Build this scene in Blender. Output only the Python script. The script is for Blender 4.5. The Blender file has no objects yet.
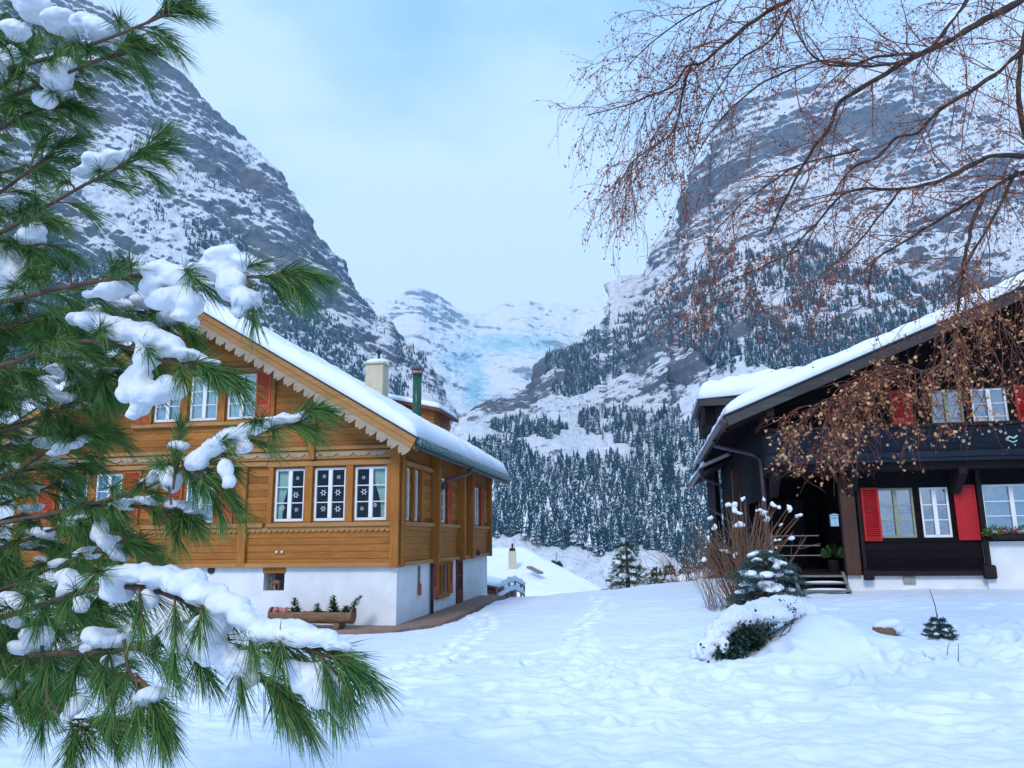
import bpy, bmesh, math, random
import numpy as np
from mathutils import Vector, Matrix
random.seed(7)
RNG = np.random.default_rng(11)
rad = math.radians
C = bpy.context.scene.collection

# ------------------------------------------------------------------ camera
FPX = 769.0; PITCH = rad(11.3); ROLL = rad(0.68); CZ = 1.65
scn = bpy.context.scene
cam_d = bpy.data.cameras.new('camera'); cam = bpy.data.objects.new('camera', cam_d); C.objects.link(cam)
cam_d.sensor_width = 36.0; cam_d.lens = FPX / 1024 * 36.0
cam_d.clip_start = 0.05; cam_d.clip_end = 30000
cam.matrix_world = Matrix.Translation((0, 0, CZ)) @ Matrix.Rotation(PITCH + math.pi / 2, 4, 'X') @ Matrix.Rotation(-ROLL, 4, 'Z')
scn.camera = cam
scn.render.resolution_x = 1024; scn.render.resolution_y = 768

# ------------------------------------------------------------------ sky, sun, exposure
SUN_EL, SUN_AZ = rad(38), rad(200)      # azimuth clockwise from +Y: behind the camera, a little to the left
world = bpy.data.worlds.new('World'); scn.world = world; world.use_nodes = True
nt = world.node_tree; nt.nodes.clear()
wo = nt.nodes.new('ShaderNodeOutputWorld'); bg = nt.nodes.new('ShaderNodeBackground')
sky = nt.nodes.new('ShaderNodeTexSky'); sky.sky_type = 'NISHITA'; sky.sun_disc = False
sky.sun_elevation = SUN_EL; sky.sun_rotation = SUN_AZ; sky.altitude = 1000
tc = nt.nodes.new('ShaderNodeTexCoord')
mp = nt.nodes.new('ShaderNodeMapping'); mp.inputs['Scale'].default_value = (1.0, 1.0, 2.2)
nz = nt.nodes.new('ShaderNodeTexNoise'); nz.inputs['Scale'].default_value = 1.7; nz.inputs['Detail'].default_value = 5; nz.inputs['Roughness'].default_value = 0.5
cr = nt.nodes.new('ShaderNodeValToRGB')
cr.color_ramp.elements[0].position = 0.38; cr.color_ramp.elements[0].color = (1.7, 4.8, 11.6, 1)
cr.color_ramp.elements[1].position = 0.62; cr.color_ramp.elements[1].color = (6.9, 9.8, 14.3, 1)
mx = nt.nodes.new('ShaderNodeMix'); mx.data_type = 'RGBA'; mx.inputs['Factor'].default_value = 0.9
L = nt.links.new
L(tc.outputs['Generated'], mp.inputs['Vector']); L(mp.outputs['Vector'], nz.inputs['Vector'])
cb = nt.nodes.new('ShaderNodeVectorMath'); cb.operation = 'DISTANCE'; cb.inputs[1].default_value = (0.02, 0.95, 0.30)
cm = nt.nodes.new('ShaderNodeMapRange'); cm.interpolation_type = 'SMOOTHSTEP'; cm.inputs['From Min'].default_value = .42; cm.inputs['From Max'].default_value = .0; cm.inputs['To Max'].default_value = .16
ca = nt.nodes.new('ShaderNodeMath'); ca.operation = 'ADD'
L(tc.outputs['Generated'], cb.inputs[0]); L(cb.outputs['Value'], cm.inputs['Value']); L(nz.outputs['Fac'], ca.inputs[0]); L(cm.outputs[0], ca.inputs[1])
L(ca.outputs[0], cr.inputs['Fac']); L(sky.outputs['Color'], mx.inputs['A']); L(cr.outputs['Color'], mx.inputs['B'])
L(mx.outputs['Result'], bg.inputs['Color']); bg.inputs['Strength'].default_value = 0.088
L(bg.outputs['Background'], wo.inputs['Surface'])
sd = bpy.data.lights.new('sun', 'SUN'); sd.energy = 1.5; sd.angle = rad(14); sd.color = (1.0, 0.965, 0.92)
sun = bpy.data.objects.new('sun', sd); C.objects.link(sun)
sun_dir = Vector((math.sin(SUN_AZ) * math.cos(SUN_EL), math.cos(SUN_AZ) * math.cos(SUN_EL), math.sin(SUN_EL)))
sun.rotation_euler = sun_dir.to_track_quat('Z', 'Y').to_euler()
scn.view_settings.view_transform = 'Standard'; scn.view_settings.look = 'None'
scn.view_settings.exposure = 0.24; scn.view_settings.gamma = 1.0; scn.view_settings.use_curve_mapping = False
scn.cycles.max_bounces = 5; scn.cycles.diffuse_bounces = 2; scn.cycles.glossy_bounces = 2
scn.cycles.transparent_max_bounces = 8; scn.cycles.transmission_bounces = 3; scn.cycles.volume_bounces = 2
scn.cycles.caustics_reflective = False; scn.cycles.caustics_refractive = False

# ------------------------------------------------------------------ pixel measurements -> real points
def ray(px, py):
    a = px - 512.0; b = 384.0 - py
    u = (a * math.cos(ROLL) + b * math.sin(ROLL)) / FPX; v = (-a * math.sin(ROLL) + b * math.cos(ROLL)) / FPX
    return u, math.cos(PITCH) - v * math.sin(PITCH), math.sin(PITCH) + v * math.cos(PITCH)
def at(px, py, Y):
    r = ray(px, py); k = Y / r[1]
    return Vector((r[0] * k, Y, CZ + r[2] * k))
def at_np(px, py, Y):
    a = px - 512.0; b = 384.0 - py
    u = (a * math.cos(ROLL) + b * math.sin(ROLL)) / FPX; v = (-a * math.sin(ROLL) + b * math.cos(ROLL)) / FPX
    ry = math.cos(PITCH) - v * math.sin(PITCH); rz = math.sin(PITCH) + v * math.cos(PITCH); k = Y / ry
    return np.stack([u * k, Y + 0 * k, CZ + rz * k], -1)

# ------------------------------------------------------------------ numpy noise
_perm = RNG.permutation(256).astype(np.int64); _perm = np.concatenate([_perm, _perm, _perm])
_grad = RNG.normal(size=(256, 3)); _grad /= np.linalg.norm(_grad, axis=1)[:, None]
def noise3(p):
    i = np.floor(p).astype(np.int64); f = p - i; w = f * f * f * (f * (f * 6 - 15) + 10); i &= 255
    out = 0
    for dx in (0, 1):
        wx = w[..., 0] if dx else 1 - w[..., 0]
        for dy in (0, 1):
            wy = w[..., 1] if dy else 1 - w[..., 1]
            for dz in (0, 1):
                wz = w[..., 2] if dz else 1 - w[..., 2]
                h = _perm[_perm[_perm[(i[..., 0] + dx) & 255] + ((i[..., 1] + dy) & 255)] + ((i[..., 2] + dz) & 255)]
                g = _grad[h]
                out = out + wx * wy * wz * (g[..., 0] * (f[..., 0] - dx) + g[..., 1] * (f[..., 1] - dy) + g[..., 2] * (f[..., 2] - dz))
    return out * 1.6
def fbm(p, oct=5, gain=0.5, ridged=False):
    s = 0; a = 1.0; q = p.copy()
    for _ in range(oct):
        n = noise3(q)
        if ridged: n = 1 - 2 * np.abs(n)
        s = s + a * n; a *= gain; q = q * 2.03 + 17.3
    return s
def sstep(a, b, x):
    t = np.clip((x - a) / (b - a), 0, 1); return t * t * (3 - 2 * t)

# ------------------------------------------------------------------ mesh helpers
class MB:
    def __init__(s): s.v = []; s.f = []; s.m = []; s.n = 0
    def add(s, v, f, mi=0):
        o = s.n; s.v.extend([tuple(a) for a in v]); s.n += len(v)
        s.f.extend([tuple(i + o for i in q) for q in f]); s.m.extend([mi] * len(f)); return s
    def box(s, x0, x1, y0, y1, z0, z1, M=None, mi=0):
        v = [Vector(p) for p in ((x0, y0, z0), (x1, y0, z0), (x1, y1, z0), (x0, y1, z0), (x0, y0, z1), (x1, y0, z1), (x1, y1, z1), (x0, y1, z1))]
        if M is not None: v = [M @ p for p in v]
        return s.add(v, [(0, 3, 2, 1), (4, 5, 6, 7), (0, 1, 5, 4), (1, 2, 6, 5), (2, 3, 7, 6), (3, 0, 4, 7)], mi)
    def bar(s, a, b, w, h, up=Vector((0, 0, 1)), mi=0):
        a = Vector(a); b = Vector(b); d = (b - a); l = d.length; d.normalize()
        sx = d.cross(up).normalized(); uz = sx.cross(d).normalized()
        M = Matrix.Translation(a) @ Matrix((d, sx, uz)).transposed().to_4x4()
        return s.box(0, l, -w / 2, w / 2, -h / 2, h / 2, M, mi)
    def prism(s, poly, y0, y1, M=None, mi=0):       # poly in (x,z), extruded along y
        n = len(poly); v = [Vector((x, y0, z)) for x, z in poly] + [Vector((x, y1, z)) for x, z in poly]
        if M is not None: v = [M @ p for p in v]
        return s.add(v, [tuple(range(n)), tuple(range(2 * n - 1, n - 1, -1))] + [(i + n, (i + 1) % n + n, (i + 1) % n, i) for i in range(n)], mi)
    def tube(s, pts, r, n=6, mi=0, cap=True):
        pts = [Vector(p) for p in pts]; k = len(pts)
        if not hasattr(r, '__len__'): r = [r] * k
        prev = None; v = []
        for i, p in enumerate(pts):
            d = (pts[min(i + 1, k - 1)] - pts[max(i - 1, 0)])
            if d.length < 1e-9: d = Vector((0, 0, 1))
            d.normalize()
            a = prev if prev is not None else (Vector((0, 0, 1)) if abs(d.z) < .9 else Vector((1, 0, 0)))
            x = (a - d * a.dot(d)); x = x.normalized() if x.length > 1e-6 else d.orthogonal().normalized()
            y = d.cross(x); prev = x
            for j in range(n):
                t = 2 * math.pi * j / n; v.append(p + (x * math.cos(t) + y * math.sin(t)) * r[i])
        f = [(i * n + j, i * n + (j + 1) % n, (i + 1) * n + (j + 1) % n, (i + 1) * n + j) for i in range(k - 1) for j in range(n)]
        if cap and n > 2: f += [tuple(range(n - 1, -1, -1)), tuple((k - 1) * n + j for j in range(n))]
        return s.add(v, f, mi)
    def ball(s, c, r, seg=8, rings=6, mi=0, M=None, noise=0.0):
        rx, ry, rz = r if hasattr(r, '__len__') else (r, r, r); v = []; c = Vector(c)
        for i in range(1, rings):
            t = math.pi * i / rings
            for j in range(seg):
                a = 2 * math.pi * j / seg; q = 1 + (random.uniform(-noise, noise) if noise else 0)
                p = Vector((rx * math.sin(t) * math.cos(a) * q, ry * math.sin(t) * math.sin(a) * q, rz * math.cos(t) * q))
                v.append(c + (M @ p if M is not None else p))
        top = Vector((0, 0, rz)); bot = Vector((0, 0, -rz))
        v.append(c + (M @ top if M is not None else top)); v.append(c + (M @ bot if M is not None else bot))
        f = []
        for i in range(rings - 2):
            for j in range(seg):
                f.append((i * seg + j, (i + 1) * seg + j, (i + 1) * seg + (j + 1) % seg, i * seg + (j + 1) % seg))
        T = len(v) - 2
        for j in range(seg):
            f.append((T, j, (j + 1) % seg)); o = (rings - 2) * seg; f.append((T + 1, o + (j + 1) % seg, o + j))
        return s.add(v, f, mi)
def link(name, me, mats, parent=None, smooth=False):
    if not isinstance(mats, (list, tuple)): mats = [mats]
    for m in mats: me.materials.append(m)
    if smooth: me.polygons.foreach_set('use_smooth', [True] * len(me.polygons))
    o = bpy.data.objects.new(name, me); C.objects.link(o)
    if parent is not None: o.parent = parent
    return o
def obj(name, mb, mats, parent=None, smooth=False, bevel=0):
    me = bpy.data.meshes.new(name); me.from_pydata([tuple(p) for p in mb.v], [], mb.f)
    me.polygons.foreach_set('material_index', mb.m); me.update()
    o = link(name, me, mats, parent, smooth)
    if bevel:
        b = o.modifiers.new('bevel', 'BEVEL'); b.width = bevel; b.segments = 2; b.limit_method = 'ANGLE'
    return o
def np_mesh(name, V, F, mats, parent=None, smooth=False, attrs=None):
    me = bpy.data.meshes.new(name); V = np.asarray(V, np.float32); F = np.asarray(F, np.int32); k = F.shape[1]
    me.vertices.add(len(V)); me.vertices.foreach_set('co', V.ravel())
    me.loops.add(F.size); me.loops.foreach_set('vertex_index', F.ravel())
    me.polygons.add(len(F)); me.polygons.foreach_set('loop_start', np.arange(0, F.size, k, dtype=np.int32))
    me.update(calc_edges=True)
    for n, a in (attrs or {}).items():
        at_ = me.attributes.new(n, 'FLOAT', 'POINT'); at_.data.foreach_set('value', np.asarray(a, np.float32).ravel())
    return link(name, me, mats, parent, smooth)
def grid_faces(nu, nv):
    i = np.arange(nu - 1)[:, None] * nv + np.arange(nv - 1)[None, :]; i = i.ravel()
    return np.stack([i, i + nv, i + nv + 1, i + 1], -1)
def tag(o, label=None, cat=None, group=None, kind=None):
    if label: o['label'] = label
    if cat: o['category'] = cat
    if group: o['group'] = group
    if kind: o['kind'] = kind
    return o
def empty(name, loc, rotz=0, label=None, cat=None, group=None):
    o = bpy.data.objects.new(name, None); C.objects.link(o); o.location = loc; o.rotation_euler = (0, 0, rotz)
    o.empty_display_size = .3
    bpy.context.view_layer.update() if False else None
    return tag(o, label, cat, group)
def lo(o, p):                                     # world point -> local coordinates of an unscaled empty rotated about z
    a = -o.rotation_euler.z; q = Vector(p) - o.location
    return Vector((q.x * math.cos(a) - q.y * math.sin(a), q.x * math.sin(a) + q.y * math.cos(a), q.z))
def remesh(o, vox, it=6):
    r = o.modifiers.new('remesh', 'REMESH'); r.mode = 'VOXEL'; r.voxel_size = vox; r.use_smooth_shade = True
    s = o.modifiers.new('smooth', 'SMOOTH'); s.factor = .6; s.iterations = it

# ------------------------------------------------------------------ materials
def new_mat(name, rough=.7, spec=.3):
    m = bpy.data.materials.new(name); m.use_nodes = True; b = m.node_tree.nodes['Principled BSDF']
    b.inputs['Roughness'].default_value = rough; b.inputs['Specular IOR Level'].default_value = spec
    return m, m.node_tree, b
def N(t, kind, **kw):
    n = t.nodes.new(kind)
    for k, v in kw.items():
        if k in n.inputs: n.inputs[k].default_value = v
        else: setattr(n, k, v)
    return n
def ramp(t, fac, stops):
    r = t.nodes.new('ShaderNodeValToRGB'); e = r.color_ramp.elements
    while len(e) < len(stops): e.new(0.5)
    for i, (p, c) in enumerate(stops): e[i].position = p; e[i].color = (*c, 1)
    t.links.new(fac, r.inputs['Fac']); return r.outputs['Color']
def coords(t, scale=(1, 1, 1), src='Object'):
    c = t.nodes.new('ShaderNodeTexCoord'); m = t.nodes.new('ShaderNodeMapping'); m.inputs['Scale'].default_value = scale
    t.links.new(c.outputs[src], m.inputs['Vector']); return m.outputs['Vector']
def math_(t, op, a, b=None):
    n = t.nodes.new('ShaderNodeMath'); n.operation = op
    for i, x in enumerate((a, b)):
        if x is None: continue
        if isinstance(x, (int, float)): n.inputs[i].default_value = x
        else: t.links.new(x, n.inputs[i])
    return n.outputs[0]
def bump(t, b, h, strength=.5, dist=.01):
    n = N(t, 'ShaderNodeBump', Strength=strength, Distance=dist); t.links.new(h, n.inputs['Height']); t.links.new(n.outputs[0], b.inputs['Normal'])
def simple(name, c1, c2=None, scale=8, rough=.7, stretch=(1, 1, 1), bs=.3, bd=.005, spec=.3):
    m, t, b = new_mat(name, rough, spec); v = coords(t, stretch)
    n = N(t, 'ShaderNodeTexNoise', Scale=scale, Detail=5.0, Roughness=.6); t.links.new(v, n.inputs['Vector'])
    c2 = c2 or tuple(x * .7 for x in c1)
    t.links.new(ramp(t, n.outputs['Fac'], [(.3, c2), (.7, c1)]), b.inputs['Base Color'])
    bump(t, b, n.outputs['Fac'], bs, bd); return m
def wood(name, cols, pitch=.17, axis='Z', grain='X', rough=.65, groove=.45, gb=1.0):
    """boards stacked along `axis`, fibres running along `grain`"""
    m, t, b = new_mat(name, rough, .3)
    c = t.nodes.new('ShaderNodeTexCoord'); sp = t.nodes.new('ShaderNodeSeparateXYZ'); t.links.new(c.outputs['Object'], sp.inputs[0])
    a = math_(t, 'DIVIDE', sp.outputs[axis], pitch); fl = math_(t, 'FLOOR', a); fr = math_(t, 'FRACT', a)
    sc = {'X': (1.2, 14, 14), 'Y': (14, 1.2, 14), 'Z': (14, 14, 1.2)}[grain]
    mpn = t.nodes.new('ShaderNodeMapping'); mpn.inputs['Scale'].default_value = sc; t.links.new(c.outputs['Object'], mpn.inputs['Vector'])
    n = N(t, 'ShaderNodeTexNoise', Scale=1.5, Detail=6.0, Roughness=.65, Distortion=.6); t.links.new(mpn.outputs[0], n.inputs['Vector'])
    wn = t.nodes.new('ShaderNodeTexWhiteNoise'); wn.noise_dimensions = '1D'; t.links.new(fl, wn.inputs['W'])
    big = N(t, 'ShaderNodeTexNoise', Scale=.7, Detail=3.0); t.links.new(c.outputs['Object'], big.inputs['Vector'])
    f = math_(t, 'ADD', math_(t, 'MULTIPLY', n.outputs['Fac'], .55), math_(t, 'ADD', math_(t, 'MULTIPLY', wn.outputs['Value'], .22), math_(t, 'MULTIPLY', big.outputs['Fac'], .28)))
    col = ramp(t, f, [(.25, cols[0]), (.5, cols[1]), (.78, cols[2])])
    g = math_(t, 'LESS_THAN', fr, .07)
    dk = t.nodes.new('ShaderNodeMix'); dk.data_type = 'RGBA'; t.links.new(math_(t, 'MULTIPLY', g, groove), dk.inputs['Factor'])
    t.links.new(col, dk.inputs['A']); dk.inputs['B'].default_value = (*[x * .25 for x in cols[0]], 1)
    t.links.new(dk.outputs['Result'], b.inputs['Base Color'])
    tri = math_(t, 'MINIMUM', math_(t, 'MULTIPLY', fr, 8.0), 1.0)
    bump(t, b, math_(t, 'ADD', math_(t, 'MULTIPLY', tri, gb), math_(t, 'MULTIPLY', n.outputs['Fac'], .3)), .7, .012)
    return m
def snow_mat(name, scale=1.0, col=(.86, .89, .93), amp=.02, fine=1.0):
    m, t, b = new_mat(name, .75, .15); v = coords(t)
    n1 = N(t, 'ShaderNodeTexNoise', Scale=3.0 * scale, Detail=6.0, Roughness=.6); t.links.new(v, n1.inputs['Vector'])
    n2 = N(t, 'ShaderNodeTexNoise', Scale=60.0 * scale, Detail=3.0, Roughness=.7); t.links.new(v, n2.inputs['Vector'])
    t.links.new(ramp(t, n1.outputs['Fac'], [(.3, tuple(x * .93 for x in col)), (.7, col)]), b.inputs['Base Color'])
    bump(t, b, math_(t, 'ADD', n1.outputs['Fac'], math_(t, 'MULTIPLY', n2.outputs['Fac'], .12 * fine)), .6, amp)
    return m
M = {}
M['snow'] = snow_mat('snow', 1.0)
M['field_snow'] = snow_mat('field_snow', 1.0, (.79, .86, .945), amp=.04, fine=2.0)
M['roof_snow'] = snow_mat('roof_snow', .6, amp=.03)
M['tree_snow'] = snow_mat('branch_snow', 7, (.87, .90, .94), amp=.012, fine=3.0)
HON = ((.10, .034, .007), (.31, .108, .015), (.51, .205, .034))
M['wood_x'] = wood('honey_boards', HON)
M['wood_y'] = wood('honey_boards_side', HON, grain='Y')
M['wood_v'] = wood('honey_posts', HON, pitch=5, grain='Z', groove=0)
M['wood_trim'] = wood('honey_trim', ((.20, .09, .025), (.36, .17, .05), (.50, .27, .10)), pitch=5, groove=0)
M['wood_pale'] = wood('weathered_trim', ((.20, .15, .10), (.34, .26, .17), (.45, .35, .24)), pitch=5, groove=0)
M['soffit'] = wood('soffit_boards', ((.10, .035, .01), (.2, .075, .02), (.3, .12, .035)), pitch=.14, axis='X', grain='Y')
DRK = ((.003, .002, .003), (.007, .005, .006), (.016, .011, .012))
M['dark_x'] = wood('dark_boards', DRK, pitch=.2)
M['dark_v'] = wood('dark_vertical_boards', DRK, pitch=.22, axis='Y', grain='Z')
M['dark_p'] = wood('dark_posts', ((.008, .006, .007), (.02, .014, .015), (.045, .03, .03)), pitch=5, groove=0, grain='Z')
M['dark_fascia'] = wood('dark_fascia', ((.018, .017, .018), (.045, .042, .040), (.10, .095, .08)), pitch=5, groove=0)
M['dark_blue'] = wood('dark_balcony_boards', ((.006, .008, .014), (.013, .018, .028), (.03, .038, .05)), pitch=.9, groove=.3)
for _k in ('dark_x', 'dark_v', 'dark_p', 'dark_blue'): M[_k].node_tree.nodes['Principled BSDF'].inputs['Specular IOR Level'].default_value = .06
M['brown_log'] = wood('brown_log', ((.025, .010, .008), (.06, .024, .015), (.12, .05, .03)), pitch=5, groove=0, grain='Z')
M['log'] = simple('log_bark', (.30, .17, .09), (.12, .06, .03), 5, .85, (2, 12, 12), .8, .02)
M['stucco'] = simple('white_plaster', (.80, .81, .80), (.66, .67, .66), 1.8, .85, bs=.25, bd=.006)
M['beige'] = simple('beige_plaster', (.62, .54, .38), (.50, .43, .29), 4, .85)
M['white'] = simple('white_paint', (.80, .81, .80), (.74, .75, .74), 10, .45, bs=.05)
M['green_frame'] = simple('grey_green_paint', (.30, .33, .22), (.22, .24, .15), 10, .5)
M['shutter_o'] = simple('orange_red_paint', (.55, .085, .025), (.42, .06, .02), 6, .5)
M['shutter_r'] = simple('red_paint', (.50, .012, .012), (.36, .008, .010), 6, .5)
M['teal'] = simple('green_glazed_tile', (.07, .17, .16), (.03, .09, .09), 12, .35)
M['brown_tile'] = simple('brown_tile', (.20, .11, .10), (.09, .05, .05), 9, .5)
M['gutter'] = simple('brown_gutter', (.07, .045, .06), (.04, .03, .04), 6, .4)
M['green_metal'] = simple('green_enamel', (.02, .10, .055), (.012, .06, .035), 8, .35)
M['dark_metal'] = simple('dark_metal', (.035, .035, .04), (.02, .02, .022), 8, .45)
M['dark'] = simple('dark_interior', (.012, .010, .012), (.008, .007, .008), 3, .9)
M['curtain'] = simple('pale_green_curtain', (.42, .62, .52), (.30, .50, .42), 9, .85)
M['lace'] = simple('grey_lace_curtain', (.45, .52, .50), (.28, .34, .34), 30, .85)
M['paper'] = simple('white_paper', (.78, .80, .82), (.7, .72, .75), 20, .8)
M['paving'] = simple('reddish_paving', (.34, .22, .17), (.20, .13, .10), 9, .85, bs=.6, bd=.01)
M['stone'] = simple('grey_stone', (.34, .33, .30), (.22, .21, .19), 7, .85, bs=.8, bd=.02)
M['pinkflower'] = simple('pink_petals', (.66, .25, .25), (.45, .13, .14), 30, .7)
M['leafg'] = simple('evergreen_leaf', (.05, .12, .04), (.02, .05, .02), 20, .55)
M['leafy'] = simple('yellow_green_leaf', (.13, .20, .03), (.05, .10, .02), 20, .55)
M['leafd'] = simple('dark_evergreen_leaf', (.025, .06, .035), (.01, .025, .016), 12, .5)
M['spruce'] = simple('blue_green_needles', (.06, .12, .10), (.025, .06, .05), 14, .6)
M['bark'] = simple('bark', (.16, .10, .065), (.06, .04, .028), 9, .9, (1, 1, .3), .8, .01)
M['twig_brown'] = simple('brown_twig', (.26, .14, .08), (.13, .07, .04), 20, .8)
M['steel_blue'] = simple('pale_blue_box', (.36, .50, .58), (.28, .42, .50), 5, .4)
M['grey_wood'] = simple('grey_weathered_wood', (.28, .25, .22), (.14, .12, .11), 7, .8, (1, 8, 8), .6, .008)
M['red_wood'] = simple('red_brown_wood', (.22, .06, .04), (.10, .035, .025), 6, .7)
def glass(name, dark=0.55, tint=(.6, .75, .8)):
    m, t, b = new_mat(name); t.nodes.remove(b); out = t.nodes['Material Output']
    tr = N(t, 'ShaderNodeBsdfTransparent'); tr.inputs['Color'].default_value = (*tint, 1)
    gl = N(t, 'ShaderNodeBsdfGlossy', Roughness=.03); gl.inputs['Color'].default_value = (.9, .95, 1, 1)
    n = N(t, 'ShaderNodeTexNoise', Scale=2.2, Detail=2.0); t.links.new(coords(t), n.inputs['Vector'])
    bp = N(t, 'ShaderNodeBump', Strength=.3, Distance=.03); t.links.new(n.outputs['Fac'], bp.inputs['Height']); t.links.new(bp.outputs[0], gl.inputs['Normal'])
    ms = t.nodes.new('ShaderNodeMixShader'); ms.inputs[0].default_value = dark
    t.links.new(tr.outputs[0], ms.inputs[1]); t.links.new(gl.outputs[0], ms.inputs[2]); t.links.new(ms.outputs[0], out.inputs['Surface'])
    return m
M['glass'] = glass('clear_window_glass', .04, (.85, .9, .92))
M['mirror_glass'] = glass('reflecting_window_glass', .36, (.6, .8, .8))
def birch_mat():
    m, t, b = new_mat('dark_lichen_bark', .85, .2); v = coords(t)
    n = N(t, 'ShaderNodeTexNoise', Scale=9.0, Detail=6.0, Roughness=.7); t.links.new(v, n.inputs['Vector'])
    t.links.new(ramp(t, n.outputs['Fac'], [(.3, (.02, .014, .012)), (.5, (.055, .036, .028)), (.66, (.10, .09, .045)), (.8, (.22, .20, .14))]), b.inputs['Base Color'])
    bump(t, b, n.outputs['Fac'], .8, .02); return m
M['birch'] = birch_mat(); M['birch_twig'] = simple('red_brown_birch_twig', (.28, .10, .055), (.13, .045, .03), 8, .8)
def leaf_mat(name, stops, scale=3.0, trans=.25):
    m, t, b = new_mat(name, .6, .2); g = t.nodes.new('ShaderNodeNewGeometry')
    n = N(t, 'ShaderNodeTexNoise', Scale=scale, Detail=2.0); t.links.new(coords(t), n.inputs['Vector'])
    f = math_(t, 'ADD', math_(t, 'MULTIPLY', g.outputs['Random Per Island'], .6), math_(t, 'MULTIPLY', n.outputs['Fac'], .4))
    t.links.new(ramp(t, f, stops), b.inputs['Base Color'])
    return m
M['needles'] = leaf_mat('pine_needles', [(.12, (.014, .055, .022)), (.38, (.045, .14, .035)), (.68, (.12, .24, .05)), (.92, (.30, .33, .09))], 6)
M['dry_leaf'] = leaf_mat('dry_orange_leaves', [(.15, (.10, .022, .012)), (.45, (.33, .075, .025)), (.75, (.50, .17, .06)), (.95, (.62, .33, .14))], 1)
M['catkin'] = leaf_mat('dark_red_catkins', [(.2, (.06, .012, .012)), (.55, (.20, .035, .02)), (.95, (.42, .11, .05))], 1)
M['tan_leaf'] = leaf_mat('tan_dry_leaves', [(.2, (.22, .085, .035)), (.55, (.50, .24, .10)), (.9, (.72, .46, .24))], 2)

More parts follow.
